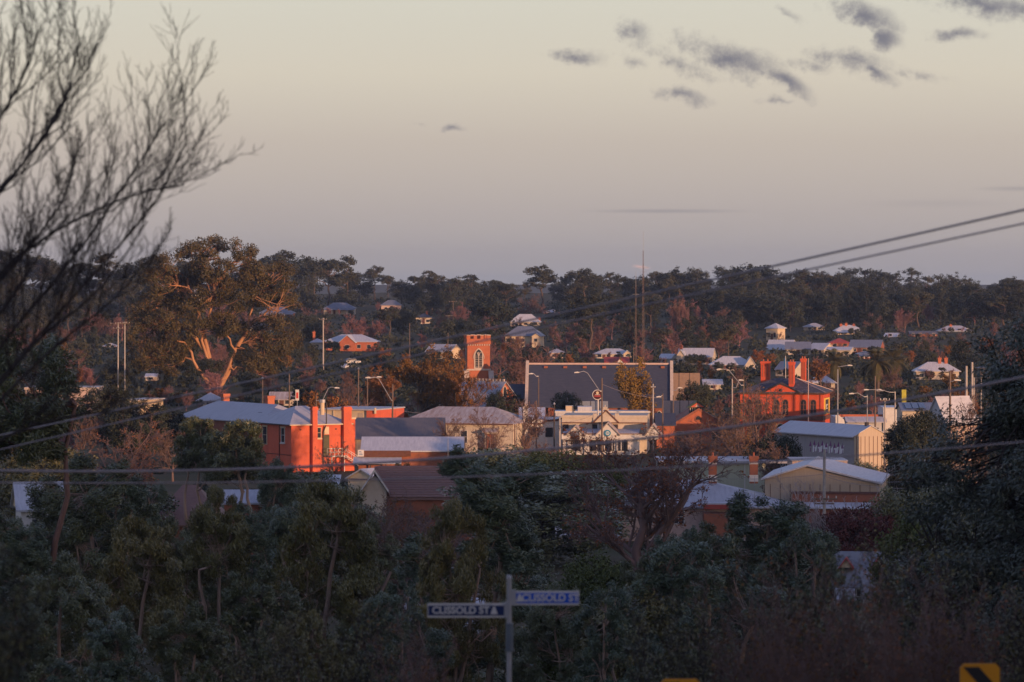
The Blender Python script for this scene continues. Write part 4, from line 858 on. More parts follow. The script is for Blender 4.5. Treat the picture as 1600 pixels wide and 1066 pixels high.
def clump_tree(seed, env, nclump, clr, nleaf, ll, lw, stems, tr, nlimb=6, wind=(0, 0, 0), droop=.3, flat=.75, shell=.5, twig=3, spray=0.0):
    """crown of leaf clumps filling a set of ellipsoids env (cx,cy,cz,rx,ry,rz), each clump carried by a branch.
    stems: list of polylines [(x,y,z),...] from the ground up. returns wood (V,Q), leaf (V,Q)"""
    r = np.random.default_rng(seed); env = np.array(env, float)
    vol = env[:, 3] * env[:, 4] * env[:, 5]; pick = r.choice(len(env), nclump, p=vol / vol.sum())
    d = norm(r.normal(size=(nclump, 3))); rad = shell + (1 - shell) * r.random(nclump) ** .6
    C = env[pick, :3] + d * rad[:, None] * env[pick, 3:]
    wood = []
    tops = []
    for st in stems:
        st = np.array(st, float); t = np.linspace(0, 1, 9); u = np.linspace(0, 1, len(st))
        pl = np.stack([np.interp(t, u, st[:, i]) for i in range(3)], 1); pl[1:-1] += r.normal(size=(7, 3)) * (tr * .35 + .006 * pl[-1, 2]) * np.array([1, 1, 0]); wood.append(tubes(pl[None], (tr * (1 - .62 * t) * (1.25 - .25 * np.minimum(t * 5, 1)))[None], 7)); tops.append(pl)
    # main limbs by k-means of the clumps
    K = min(nlimb, nclump); cen = C[r.choice(nclump, K, replace=False)]
    for _ in range(6):
        lab = np.argmin(((C[:, None] - cen[None]) ** 2).sum(-1), 1)
        for k in range(K):
            if (lab == k).any(): cen[k] = C[lab == k].mean(0)
    LP = []
    for k in range(K):
        pl = tops[int(np.argmin([np.min(np.linalg.norm(p[4:] - cen[k], axis=1)) for p in tops]))]
        zt = np.clip((cen[k][2] - .45 * np.linalg.norm(cen[k][:2] - pl[-1][:2]) * 1.2), pl[3][2], pl[-1][2]); i = int(np.argmin(abs(pl[:, 2] - zt))); a = pl[i]
        ctl = a * .45 + cen[k] * .55; ctl = ctl + np.array([0, 0, -.12 * np.linalg.norm(cen[k] - a)]) + r.normal(size=3) * .1 * np.linalg.norm(cen[k] - a)
        LP.append(bez(a[None], ctl[None], cen[k][None], 8)[0])
    LP = np.array(LP); t8 = np.linspace(0, 1, 8); LP[:, 1:-1] += r.normal(size=(K, 6, 3)) * .02 * np.ptp(C[:, 2])
    wood.append(tubes(LP, tr * .52 * (1 - .6 * t8)[None] * r.uniform(.7, 1.1, (K, 1)), 5))
    si = r.integers(3, 8, nclump); A = LP[lab, si]; ctl = A * .5 + C * .5 + r.normal(size=C.shape) * .14 * np.linalg.norm(C - A, axis=1, keepdims=True)
    BP = bez(A, ctl, C, 5); wood.append(tubes(BP, (tr * .2 * np.linspace(1, .3, 5))[None] * r.uniform(.6, 1.1, (nclump, 1)), 4))
    if twig:
        ti = np.repeat(np.arange(nclump), twig); E = C[ti] + norm(r.normal(size=(len(ti), 3)) + np.array(wind)) * clr * r.uniform(.5, 1.0, (len(ti), 1)); S_ = BP[ti, r.integers(2, 5, len(ti))]
        wood.append(tubes(bez(S_, (S_ + E) / 2 + r.normal(size=E.shape) * .1 * clr, E, 3), np.broadcast_to(tr * .06 * np.array([1, .7, .35]), (len(ti), 3)), 3))
    # leaves
    cs = clr * r.uniform(.7, 1.25, nclump); n_ = np.maximum((nleaf * (cs / clr) ** 2).astype(int), 4); li = np.repeat(np.arange(nclump), n_); n = len(li)
    dd = norm(r.normal(size=(n, 3))); rr = r.random(n) ** .45
    off = dd * rr[:, None] * cs[li][:, None] * np.array([1, 1, flat]); off[:, 2] += .18 * cs[li] * (1 - 2 * (dd[:, 0] ** 2 + dd[:, 1] ** 2) * .5)
    w = np.array(wind, float)
    off += w * (spray * cs[li] * (r.random(n) ** 2))[:, None]
    D = r.normal(size=(n, 3)) * .6 + w * 1.4 + dd * .35 + np.array([0, 0, -droop])
    nr = norm(.55 * dd + .9 * norm(C - env[pick, :3])[li] + np.array([0, 0, .25]))
    return join(wood), leaves(C[li] + off, D, ll, lw, r, nrm=nr)

def bare_tree(seed, H, n=(7, 6, 5, 4), L_=(.5, .5, .5, .55), ang=(.7, .7, .8, .8), tr=.25, up=(.35, .25, .15, .1), fork=.3, lean=(0, 0), rmin=.012, leafn=0, ll=.15, lw=.1, base=None):
    r = np.random.default_rng(seed); parts = []
    t6 = np.linspace(0, 1, 6)
    tr_h = H * .62
    P = np.stack([t6 * lean[0] * H, t6 * lean[1] * H, t6 * tr_h - .2], 1)[None] if base is None else base
    if base is None: P[:, 1:-1] += r.normal(size=(1, 4, 3)) * .012 * H
    rad = np.full((len(P), 1), tr) * np.linspace(1, .35, P.shape[1])[None]; parts.append(tubes(P, rad, 6))
    plen = np.full(len(P), tr_h) if base is None else np.linalg.norm(P[:, -1] - P[:, 0], axis=1); prad = rad
    for lv in range(len(n)):
        m = n[lv]; M_ = len(P); pi_ = np.repeat(np.arange(M_), m); tt = np.tile((np.arange(m) + .5) / m, M_) * (1 - fork) + fork + r.normal(size=M_ * m) * .06; tt = np.clip(tt, .12, 1.0)
        f = tt * (P.shape[1] - 1); i0 = np.minimum(f.astype(int), P.shape[1] - 2); fr = (f - i0)[:, None]
        A = P[pi_, i0] * (1 - fr) + P[pi_, i0 + 1] * fr; dr = norm(P[pi_, i0 + 1] - P[pi_, i0]); r0 = (prad[pi_, i0] * (1 - fr[:, 0]) + prad[pi_, i0 + 1] * fr[:, 0]) * .62
        pr = norm(np.cross(dr, r.normal(size=dr.shape))); a = (ang[lv] * r.uniform(.6, 1.3, len(A)))[:, None]
        D = norm(dr * np.cos(a) + pr * np.sin(a) + np.array([0, 0, up[lv]]))
        ln = plen[pi_] * L_[lv] * r.uniform(.6, 1.25, len(A)) * (1.15 - .45 * tt)
        k = 5 if lv < 2 else 4; t = np.linspace(0, 1, k)[None, :, None]
        Q = A[:, None] + D[:, None] * ln[:, None, None] * t + np.array([0, 0, 1.0]) * (up[lv] * .5 * ln)[:, None, None] * t ** 2 + np.cumsum(r.normal(size=(len(A), k, 3)), 1) * (ln * .035)[:, None, None] * (t > 0)
        R_ = np.maximum(r0[:, None] * np.linspace(1, .4, k)[None], rmin * np.linspace(1, .6, k)[None]); parts.append(tubes(Q, R_, 5 if lv == 0 else (4 if lv == 1 else 3)))
        P, plen, prad = Q, ln, R_; fork = .15
    lf = None
    if leafn:
        j = r.integers(0, len(P), leafn); C = P[j, r.integers(1, P.shape[1], leafn)] + r.normal(size=(leafn, 3)) * ll * .6; lf = leaves(C, r.normal(size=(leafn, 3)) + np.array([0, 0, -.6]), ll, lw, r)
    return join(parts), lf

# foliage and bark colours
gum_a = mat('gum_leaf', (.024, .038, .018), (.165, .180, .078), island=True, scale=.5, rough=.38, objrand=.35, spec=.5)
gum_tip = mat('gum_leaf_olive', (.042, .050, .018), (.215, .190, .062), island=True, scale=.45, rough=.4, objrand=.3, spec=.45)
gum_blue = mat('gum_leaf_blue', (.020, .036, .024), (.140, .185, .105), island=True, scale=.5, rough=.38, objrand=.3, spec=.5)
far_gum = mat('hill_gum_leaf', (.030, .040, .026), (.068, .064, .038), island=True, scale=.2, rough=.6, objrand=.8, spec=.15)
far_dark = mat('hill_dark_leaf', (.024, .034, .026), (.050, .054, .034), island=True, scale=.2, rough=.6, objrand=.7, spec=.15)
hero_leaf = mat('giant_gum_leaf', (.040, .042, .019), (.110, .076, .030), island=True, scale=.18, rough=.55, spec=.2)
autumn = mat('autumn_leaf', (.16, .075, .028), (.24, .12, .035), island=True, scale=.5, objrand=.5, spec=.15)
yellow_leaf = mat('yellow_leaf', (.26, .15, .035), (.17, .11, .035), island=True, scale=.5, spec=.15)
green_bush = mat('bright_bush_leaf', (.055, .075, .020), (.10, .11, .03), island=True, scale=.6, objrand=.4, spec=.25)
red_leaf = mat('dark_red_leaf', (.075, .022, .022), (.11, .035, .03), island=True, scale=.6, spec=.2)
palm_leaf = mat('palm_frond', (.060, .062, .028), (.095, .080, .035), scale=1.0, spec=.25)
bark_pale = mat('pale_gum_bark', (.36, .25, .19), (.24, .165, .13), scale=1.2, stretch=(3, 3, .6), rough=.8)
bark_brown = mat('brown_bark', (.10, .068, .052), (.07, .05, .04), scale=2, stretch=(3, 3, .6))
bark_dark = mat('dark_bark', (.045, .034, .032), (.03, .024, .023), scale=2, stretch=(3, 3, .6))
twig_pink = mat('pink_twigs', (.22, .115, .10), (.16, .09, .085), scale=.6, objrand=.5)
twig_brown = mat('brown_twigs', (.175, .115, .102), (.13, .088, .080), scale=.8, objrand=.3)
twig_grey = mat('grey_twigs', (.17, .135, .125), (.12, .095, .09), scale=.8, objrand=.3)

TEMPL = {}
def template(key, wood, leaf, wm, lm, H, wn='trunk', ln='crown'):
    """a tree kind: its part meshes and nominal height"""
    parts = [(wn, mesh_np(key + '_wood', wood[0], wood[1], wm, True))]
    if leaf is not None: parts.append((ln, mesh_np(key + '_leaf', leaf[0], leaf[1], lm)))
    TEMPL[key] = (parts, H)
def plant(key, label, px, d, ytop, name='tree', cat='tree', group=None, wide=1.0, rz=None, H=None, xy=None):
    x, y = (X(px, d), d) if xy is None else xy
    g = float(G(x, y)); parts, Hn = TEMPL[key]; h = H or max(Z(ytop, d) - g, .8); s_ = h / Hn
    o = empty(name, label, cat, (x, y, g), rng.uniform(0, 2 * pi) if rz is None else rz, group, (s_ * wide, s_ * wide, s_))
    for pn, me in parts: obj(pn, me, o)
    return o

# --- hill and town tree kinds (seen small)
def e_round(H, R, z0): return [(0, 0, (H + z0) / 2, R, R, (H - z0) / 2)]
for i in range(4):   # gums with separate rounded domes and bare limbs
    r = np.random.default_rng(100 + i); H = 17.0
    env = [(r.uniform(-3.5, 3.5), r.uniform(-3.5, 3.5), r.uniform(8.5, 14.5), r.uniform(1.8, 3.2), r.uniform(1.8, 3.2), r.uniform(1.2, 2.0)) for _ in range(8)] + [(0, 0, 14.8, 2.6, 2.6, 1.8)]
    w, l = clump_tree(200 + i, env, 62, 1.15, 62, .55, .34, [[(0, 0, -.3), (.3, 0, 5), (.2, .2, 11)]], .36, 8, shell=.45, twig=0)
    template('hill_gum%d' % i, w, l, bark_brown, far_gum, H)
for i in range(3):   # dense rounded evergreens
    r = np.random.default_rng(120 + i); H = 12.0
    env = [(0, 0, 6.4, 4.6, 4.6, 5.0)] + [(r.uniform(-3, 3), r.uniform(-3, 3), r.uniform(4, 9), 2.4, 2.4, 2.0) for _ in range(5)]
    w, l = clump_tree(220 + i, env, 95, 1.25, 50, .55, .36, [[(0, 0, -.3), (0, 0, 3), (.2, 0, 8)]], .3, 7, shell=.72, twig=0)
    template('hill_round%d' % i, w, l, bark_dark, far_dark, H)
for i in range(3):   # tall pines, irregular tiers
    r = np.random.default_rng(140 + i); H = 20.0
    env = [(r.uniform(-.8, .8), r.uniform(-.8, .8), z, 1.0 + 3.6 * (1 - (z / 20.5)) ** .38 * r.uniform(.75, 1.15), 1.0 + 3.6 * (1 - (z / 20.5)) ** .38, 1.4) for z in np.linspace(4, 18.8, 9)]
    w, l = clump_tree(240 + i, env, 90, 1.15, 55, .55, .30, [[(0, 0, -.3), (.2, 0, 10), (0, 0, 19)]], .36, 10, shell=.6, twig=0, flat=.85)
    template('hill_pine%d' % i, w, l, bark_dark, far_dark, H)
for i in range(3):   # narrow tall conifers / poplars
    H = 12.0; env = [(0, 0, 6.6, 2.0, 2.0, 5.6)]
    w, l = clump_tree(260 + i, env, 50, .9, 55, .5, .3, [[(0, 0, -.3), (0, 0, 5), (0, 0, 11)]], .2, 6, shell=.7, twig=0, flat=1.2)
    template('hill_cypress%d' % i, w, l, bark_dark, far_dark if i else far_gum, H)
for i in range(3):   # leafless trees, reddish mass of twigs
    w, l = bare_tree(300 + i, 9.0, (9, 7, 6, 5), (.66, .58, .55, .6), (.9, .8, .8, .8), .17, (.35, .22, .18, .12), .18, rmin=.036)
    template('hill_bare%d' % i, w, None, twig_pink, None, 9.0, wn='branches')
for i in range(2):   # small autumn trees
    w, l = bare_tree(320 + i, 8.0, (7, 6, 5, 3), (.6, .55, .55, .6), (.8, .8, .8, .8), .16, (.35, .22, .18, .12), .25, rmin=.02, leafn=2600, ll=.34, lw=.24)
    template('autumn%d' % i, w, l, twig_brown, autumn, 8.0)
# --- mid-distance kinds
for i in range(3):
    w, l = bare_tree(340 + i, 10.0, (9, 7, 6, 4, 2), (.66, .55, .52, .5, .5), (.95, .8, .8, .85, .8), .26, (.28, .2, .15, .1, .05), .2, rmin=.019, leafn=700, ll=.16, lw=.11)
    template('bare_mid%d' % i, w, l, twig_brown, autumn, 10.0, wn='branches')
w, l = bare_tree(360, 10.0, (12, 7, 6, 4), (.75, .5, .5, .5), (.5, .6, .7, .8), .16, (.5, .3, .2, .1), .1, rmin=.014, leafn=6500, ll=.26, lw=.18)
template('birch', w, l, bark_brown, yellow_leaf, 10.0)
w, l = bare_tree(361, 11.0, (10, 8, 7, 4), (.7, .55, .52, .5), (.95, .8, .8, .85), .32, (.25, .2, .15, .1), .18, rmin=.016, leafn=11000, ll=.24, lw=.17)
template('elm', w, l, bark_brown, autumn, 11.0)
w, l = bare_tree(362, 6.0, (10, 7, 5, 3), (.9, .55, .5, .5), (.75, .55, .6, .7), .09, (.5, .25, .15, .1), .03, rmin=.012)
template('white_bare', w, None, mat('silver_bark', (.40, .34, .33), (.30, .25, .25)), None, 6.0, wn='branches')
for i in range(2):
    r = np.random.default_rng(160 + i); env = [(0, 0, 4.6, 3.6, 3.6, 3.6)] + [(r.uniform(-2.4, 2.4), r.uniform(-2.4, 2.4), r.uniform(3.4, 6.8), 1.7, 1.7, 1.5) for _ in range(5)]
    w, l = clump_tree(280 + i, env, 150, .75, 95, .26, .15, [[(0, 0, -.3), (0, 0, 2), (.2, 0, 6)]], .25, 8, shell=.72, twig=0)
    template('town_round%d' % i, w, l, bark_dark, far_dark, 8.6)
w, l = clump_tree(290, [(0, 0, 1.5, 2.2, 2.2, 1.5), (1.2, .4, 1.7, 1.3, 1.3, 1.2)], 70, .5, 80, .17, .09, [[(0, 0, -.2), (0, 0, .8), (.1, 0, 1.8)]], .08, 5, shell=.6, twig=1)
template('bush', w, l, bark_dark, green_bush, 3.2); template('red_bush', w, l, bark_dark, red_leaf, 3.2); template('dark_bush', w, l, bark_dark, gum_a, 3.2); template('olive_bush', w, l, bark_dark, gum_tip, 3.2)

w, l = clump_tree(291, [(0, 0, 3.6, 2.9, 2.9, 3.4), (1.5, .4, 5, 1.8, 1.8, 1.8), (-1.4, .2, 4.4, 1.8, 1.8, 1.8)], 230, .55, 95, .22, .095, [[(0, 0, -.2), (0, 0, 3), (.1, 0, 6)]], .12, 8, shell=.6, twig=2)
for k_, m_ in (('bush', green_bush), ('dark_bush', gum_a), ('olive_bush', gum_tip), ('red_bush', red_leaf)): template('tall_' + k_, w, l, bark_dark, m_, 7.0)
# --- foreground gums: wind-combed sprays of narrow leaves on pale forking stems
def gum_env(r, H, R, z0, n, flat=1.0):
    """upswept plumes set round the stems with gaps between them"""
    out = []
    for k in range(n):
        f = (k + .5) / n; z = z0 + (H - z0) * f * .93; prof = sin(pi * min(.97, .22 + .70 * f)) ** .8; a = k * 2.4 + r.uniform(-.5, .5); q = R * prof * r.uniform(.3, .85)
        pr = R * r.uniform(.18, .32) * (1 - .25 * f); out.append((q * cos(a), q * sin(a), z, pr, pr, min(pr * r.uniform(1.1, 1.8), H - z)))
    return out
FG = {}
def fore_gum(key, seed, H, R, z0, stems, lm, nclump=240, nleaf=285, clr=.44, wind=(.35, 0, .45), tr=.17, n=23, ll=.25, lw=.052, droop=.35, bark=None, shell=.5):
    r = np.random.default_rng(seed)
    w, l = clump_tree(seed, gum_env(r, H - .5, R, z0, n), nclump, clr, nleaf, ll, lw, stems, tr, 9, wind, droop, flat=.9, shell=shell, twig=4, spray=.55)
    template(key, w, l, bark or bark_pale, lm, H)
fore_gum('gum_a', 501, 14, 3.7, 2.2, [[(0, 0, -.3), (.4, 0, 5), (-.3, .2, 12)], [(0, .2, -.3), (1.5, .3, 6), (2.0, .2, 10)]], gum_a)
fore_gum('gum_b', 502, 13, 3.9, 2.0, [[(0, 0, -.3), (-.5, 0, 5), (.4, .2, 11)], [(.2, 0, -.3), (-1.6, .3, 6), (-2.3, .2, 9)], [(.1, 0, -.3), (1.2, -.3, 4), (2.6, 0, 8)]], gum_tip, wind=(-.15, 0, .75), droop=.0)
fore_gum('gum_c', 503, 14, 3.5, 2.0, [[(0, 0, -.3), (.3, 0, 6), (.1, .2, 12)]], gum_blue, wind=(-.55, 0, .35))
fore_gum('gum_d', 504, 11, 4.2, 1.2, [[(0, 0, -.3), (-1.2, 0, 4), (-1.6, .2, 8)], [(.2, 0, -.3), (.6, .3, 4), (.9, .2, 9)], [(.1, 0, -.3), (2.0, -.3, 4), (3.2, 0, 7)]], gum_blue, wind=(.25, 0, .2), droop=.5, nclump=225)
fore_gum('gum_slim', 505, 11.5, 1.9, 7.3, [[(0, 0, -.3), (.15, 0, 5), (0, .1, 10.5)], [(0, 0, 2.0), (-.9, .1, 5.5), (-.8, .1, 8)]], gum_a, nclump=85, nleaf=230, clr=.38, wind=(.1, 0, .5), tr=.13)
fore_gum('gum_high', 506, 15, 3.0, 10.6, [[(0, 0, -.3), (1.0, 0, 5), (1.9, .1, 12)]], gum_a, nclump=120, nleaf=260, clr=.5, wind=(.3, 0, .1), tr=.20, bark=mat('ruddy_bark', (.20, .11, .085), (.14, .08, .065)))
fore_gum('evergreen_giant', 507, 21, 6.2, 2.0, [[(0, 0, -.3), (0, 0, 8), (.5, .2, 18)]], mat('evergreen_leaf', (.018, .030, .024), (.110, .130, .098), island=True, scale=.4, rough=.4, spec=.4), nclump=820, nleaf=185, clr=.72, wind=(-.35, 0, .05), tr=.42, n=70, droop=.7, ll=.21, lw=.06, bark=bark_dark, shell=.72)

G1 = 'gum trees filling the hollow in front of the town'
fg = [  # key, px, d, ytop, wide, rz, label
    ('gum_a', 140, 235, 692, 1.25, 0, 'broad gum in the hollow below the flat concrete building'),
    ('gum_b', 226, 165, 800, 1.1, 0, 'gum with olive brush-like tips standing before the brown tiled bungalow'),
    ('gum_c', 40, 190, 790, 1.2, .4, 'dark gum beside the white walled house in the hollow'),
    ('gum_a', 96, 150, 850, 1.1, 2.0, 'deep shaded gum close under the leaning ruddy trunk'),
    ('gum_b', 345, 190, 782, 1.1, 1.2, 'olive tipped gum below the two slender gums'),
    ('gum_c', 432, 300, 704, .95, 2.2, 'dark bushy gum at the foot of the hotel side wall'),
    ('gum_a', 405, 160, 870, 1.05, 3.6, 'shaded gum with pale stems left of the forked gum'),
    ('gum_b', 520, 182, 742, 1.15, 0, 'tall gum with pale forked trunk below the tiled cottage'),
    ('gum_d', 610, 170, 905, 1.0, 0, 'low spreading gum between the forked gum and the street sign'),
    ('gum_c', 765, 192, 682, 1.25, 0, 'tall windswept gum rising behind the street sign'),
    ('gum_b', 705, 178, 770, .85, 2.6, 'leaning gum with olive plumes against the windswept gum'),
    ('gum_d', 1080, 175, 815, 1.2, 0, 'wide blue green gum with bare pale lower branches'),
    ('gum_c', 1208, 190, 752, 1.4, 1.0, 'tall blue green gum in front of the long roofed house'),
    ('gum_a', 1140, 205, 795, 1.2, 2.9, 'dark gum hiding the red porch of the long roofed house'),
    ('gum_d', 1258, 185, 800, .85, 2.0, 'gum with drooping side against the dormer house'),
    ('gum_d', 950, 165, 895, .95, 1.5, 'dark gum right behind the blue street name blade'),
    ('gum_a', 870, 170, 900, 1.0, .7, 'dense dark gum with fine pale twigs behind the sign post'),
    ('gum_a', 300, 140, 930, 1.1, 4.0, 'nearest dark gum at the bottom of the hollow beside olive tips'),
    ('gum_c', 180, 135, 940, 1.1, 5.0, 'blue grey gum low in the hollow among black shade'),
    ('gum_c', 20, 140, 930, 1.2, 3.0, 'dark gum low in the hollow below the bare street tree'),
    ('gum_b', 480, 140, 950, 1.0, 5.2, 'low olive gum in deep shade under the forked trunk'),
    ('gum_c', 185, 265, 715, 1.0, 1.7, 'dark gum between the white walled house and the tiled bungalow'),
    ('gum_a', 328, 255, 775, .9, 5.1, 'dark gum standing over the right end of the tiled bungalow'),
    ('gum_b', 100, 245, 745, .9, .9, 'olive gum against the end wall of the white walled house'),
    ('gum_c', 455, 235, 765, 1.0, 4.4, 'dark gum just left of the pale forked trunk'),
    ('gum_a', 575, 225, 800, .9, 3.3, 'slanting dark gum below the weatherboard gable'),
    ('gum_d', 645, 215, 870, .9, 3.9, 'dark low gum under the brown tiled roof'),
    ('gum_b', 338, 290, 752, .8, 2.2, 'olive gum hiding the ridge end of the tiled bungalow'),
    ('gum_c', 232, 285, 745, .8, 3.7, 'dark gum against the hipped end of the tiled bungalow'),
    ('gum_a', 262, 245, 795, .8, 2.5, 'dark gum in front of the tiled bungalow wall'),
    ('gum_c', 400, 250, 775, .9, .2, 'dark gum before the pale roofed shed'),
    ('gum_c', 1062, 225, 812, .9, 3.1, 'blue green gum under the pale eaves of the long roofed house'),
    ('gum_a', 30, 250, 800, .9, 1.1, 'dark gum beneath the white walled house'),
    ('gum_a', 1000, 200, 860, 1.0, 2.8, 'dark gum below the big leafless oak'),
]
for (k, px, d, yt, wd, rz, lab) in fg: plant(k, lab, px, d, yt, 'gum_tree', 'tree', G1, wd, rz)
plant('gum_slim', 'slender pale stemmed gum standing nearer the hotel wing', 313, 325, 642, 'gum_tree', 'tree', G1, 1.1, .4)
plant('gum_slim', 'slender gum with straight white stem below the hotel eaves', 372, 320, 646, 'gum_tree', 'tree', G1, 1.2, 2.4)
plant('gum_high', 'leaning gum with long ruddy bare trunk and high dark crown', 40, 190, 512, 'gum_tree', 'tree', G1, 1.0, 0)
plant('evergreen_giant', 'huge dark drooping evergreen towering beside the tall store', 1655, 128, 462, 'evergreen_tree', 'tree', None, 1.15, 0)
plant('evergreen_giant', 'second dark drooping evergreen leaning out of the towering one', 1575, 150, 770, 'evergreen_tree', 'tree', None, .9, 2.0)

# --- the giant gum on the left: hand laid limbs
def giant_gum():
    d = 900.0; s = d / F; px0, py0 = 335, 600
    x0 = X(px0, d); g = float(G(x0, d)); zb = lambda py: Z(py, d) - g; xb = lambda px: (px - px0) * s
    blobs = [(330, 385, 34, 16), (295, 395, 30, 16), (360, 382, 18, 14), (385, 402, 26, 14), (265, 415, 28, 18), (250, 435, 30, 18), (300, 430, 34, 18), (345, 425, 36, 20), (400, 425, 34, 18), (430, 428, 28, 18),
             (440, 455, 24, 20), (415, 465, 32, 20), (375, 455, 30, 20), (330, 465, 30, 18), (270, 465, 30, 20), (235, 475, 26, 22), (225, 505, 24, 20), (262, 500, 30, 18), (345, 505, 26, 18), (350, 510, 26, 20),
             (290, 515, 28, 20), (285, 545, 30, 22), (250, 535, 28, 22), (268, 570, 26, 20), (430, 540, 32, 20), (455, 530, 20, 16), (400, 565, 34, 22), (425, 570, 24, 20), (235, 560, 24, 22), (400, 440, 26, 16), (330, 405, 30, 14), (445, 440, 20, 16), (402, 585, 24, 14), (300, 480, 28, 18), (318, 445, 26, 16), (312, 505, 24, 16), (385, 512, 26, 18), (408, 515, 22, 16), (368, 485, 26, 16), (280, 440, 26, 16), (255, 455, 24, 16), (215, 535, 22, 20), (440, 505, 22, 14), (222, 490, 22, 18), (212, 515, 20, 18), (240, 500, 26, 18), (218, 560, 20, 20), (348, 508, 26, 18), (320, 420, 30, 14), (455, 470, 18, 16), (360, 440, 30, 16)]
    r = np.random.default_rng(77); env = []
    for (a, c, rx, ry) in blobs:
        env.append((xb(a), (r.uniform(-9, 3) if c < 520 else r.uniform(-2.5, 6)), zb(c), rx * s * .92, rx * s * .8, ry * s * .85))
    def pl(pts, dy): 
        return [(xb(a), -1.0 + dy * .45 * i / max(len(pts) - 1, 1), zb(c)) for i, (a, c) in enumerate(pts)]
    stems = [pl([(338, 606), (328, 570), (322, 540), (325, 505), (338, 470), (342, 440), (345, 405)], -4), pl([(345, 606), (358, 575), (370, 545), (352, 520)], -5),
             pl([(330, 606), (310, 575), (300, 550), (290, 535), (278, 532)], -6), pl([(345, 604), (362, 570), (372, 540), (390, 500), (400, 465), (415, 420)], -2),
             pl([(372, 540), (400, 500), (430, 478)], -4), pl([(328, 560), (305, 470), (290, 430), (272, 418)], -3), pl([(318, 545), (280, 500), (240, 478), (228, 500)], -4), pl([(342, 440), (365, 410), (385, 402)], -3)]
    w, l = clump_tree(78, env, 640, 1.7, 150, .53, .26, stems, .44, 16, (0, 0, .15), .25, flat=.7, shell=.55, twig=2)
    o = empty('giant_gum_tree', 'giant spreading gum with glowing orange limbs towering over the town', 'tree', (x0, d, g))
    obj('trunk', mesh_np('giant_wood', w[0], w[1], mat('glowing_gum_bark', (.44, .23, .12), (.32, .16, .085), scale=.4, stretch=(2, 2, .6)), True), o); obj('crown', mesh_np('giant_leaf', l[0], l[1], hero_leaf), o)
    KEEP.append((225, 450, 380, 575, d))
giant_gum()

# --- leafless and autumn trees of the town
G2 = 'leafless trees between the town buildings'
w, l = bare_tree(410, 11.0, (12, 8, 6, 5, 3), (.74, .55, .5, .5, .55), (1.05, .8, .8, .85, .8), .34, (.22, .18, .14, .1, .05), .16, rmin=.014, leafn=2600, ll=.17, lw=.12)
template('oak', w, l, twig_brown, autumn, 11.0, wn='branches')
plant('oak', 'big leafless oak with a few orange leaves before the long roofed house', 1000, 330, 655, 'oak_tree', 'tree', G2, 1.3, .5)
bm = [('bare_mid0', 820, 545, 618, 'leafless tree in front of the weathered hall porch', 1.0), ('bare_mid1', 705, 540, 650, 'low leafless tree by the weathered hall wall', 1.1), ('bare_mid2', 765, 530, 640, 'spreading leafless tree against the weathered hall corner', .9),
      ('bare_mid1', 1185, 470, 598, 'leafless tree in front of the post office arches', .9), ('bare_mid2', 1150, 520, 620, 'bushy leafless tree beside the post office', 1.1), ('bare_mid0', 1108, 500, 672, 'rounded leafless tree hiding the cupola building wall', 1.2),
      ('bare_mid1', 1060, 480, 668, 'leafless tree between the cupola building and the oak', 1.1), ('bare_mid2', 520, 500, 690, 'little leafless tree at the lit hotel wall', 1.0), ('bare_mid0', 640, 270, 778, 'purple brown leafless thicket below the tiled cottage', 1.3),
      ('bare_mid1', 618, 310, 772, 'fine leafless tree shading the tiled cottage wall', 1.1), ('bare_mid0', 692, 320, 776, 'broad leafless tree under the tiled cottage ridge', 1.2), ('bare_mid2', 728, 300, 792, 'leafless tree tucked beside the windswept gum', 1.1), ('bare_mid1', 1138, 540, 640, 'purple leafless tree left of the post office corner', 1.2), ('bare_mid2', 1078, 520, 676, 'broad leafless tree before the cupola gable', 1.2),
      ('bare_mid2', 600, 290, 800, 'dense leafless tree beside the tiled cottage gable', 1.2), ('bare_mid1', 665, 250, 850, 'twiggy leafless tree behind the left street name blade', 1.2), ('bare_mid0', 880, 440, 690, 'leafless tree before the white shopfront left gable', 1.1), ('bare_mid1', 840, 470, 690, 'low leafless tree beneath the round fronted shop', 1.2),
      ('bare_mid2', 1215, 440, 690, 'leafless tree by the graffiti shed long wall', 1.0), ('bare_mid1', 460, 330, 790, 'greyish leafless tree left of the forked gum', 1.0), ('bare_mid0', 130, 560, 640, 'orange lit leafless tree left of the hotel wing', 1.1), ('bare_mid2', 200, 430, 660, 'leafless tree with arching boughs left of the hotel', 1.2),
      ('bare_mid0', 270, 520, 668, 'leafless creeper-like tree on the hotel wing wall', 1.0), ('bare_mid1', 930, 420, 725, 'leafless shrub tree under the white shop verandah', 1.2), ('bare_mid2', 1520, 470, 618, 'leafless tree in front of the tall store roof', .8)]
for (k, px, d, yt, lab, wd) in bm: plant(k, lab, px, d, yt, 'leafless_tree', 'tree', G2, wd)
plant('white_bare', 'white branched leafless tree beside the dark red shrub', 1305, 300, 775, 'leafless_tree', 'tree', G2, 1.2, .3)
plant('white_bare', 'thin pale leafless tree at the dormer house corner', 1422, 245, 890, 'leafless_tree', 'tree', G2, .7, 1.3)
plant('birch', 'golden birch in front of the slate nave', 990, 640, 573, 'birch_tree', 'tree', None, .95, .3)
plant('elm', 'large orange brown elm left of the church tower', 655, 690, 543, 'elm_tree', 'tree', 'autumn elms by the church', 1.15, .3)
plant('elm', 'brown elm touching the church tower base', 712, 680, 565, 'elm_tree', 'tree', 'autumn elms by the church', .95, 1.7)
plant('elm', 'smaller rusty elm behind the street lamp with long arm', 600, 720, 575, 'elm_tree', 'tree', 'autumn elms by the church', 1.0, 2.9)
plant('bare_mid1', 'leafless tree behind the cream shop roof among the lamp poles', 545, 680, 592, 'leafless_tree', 'tree', G2, 1.0)
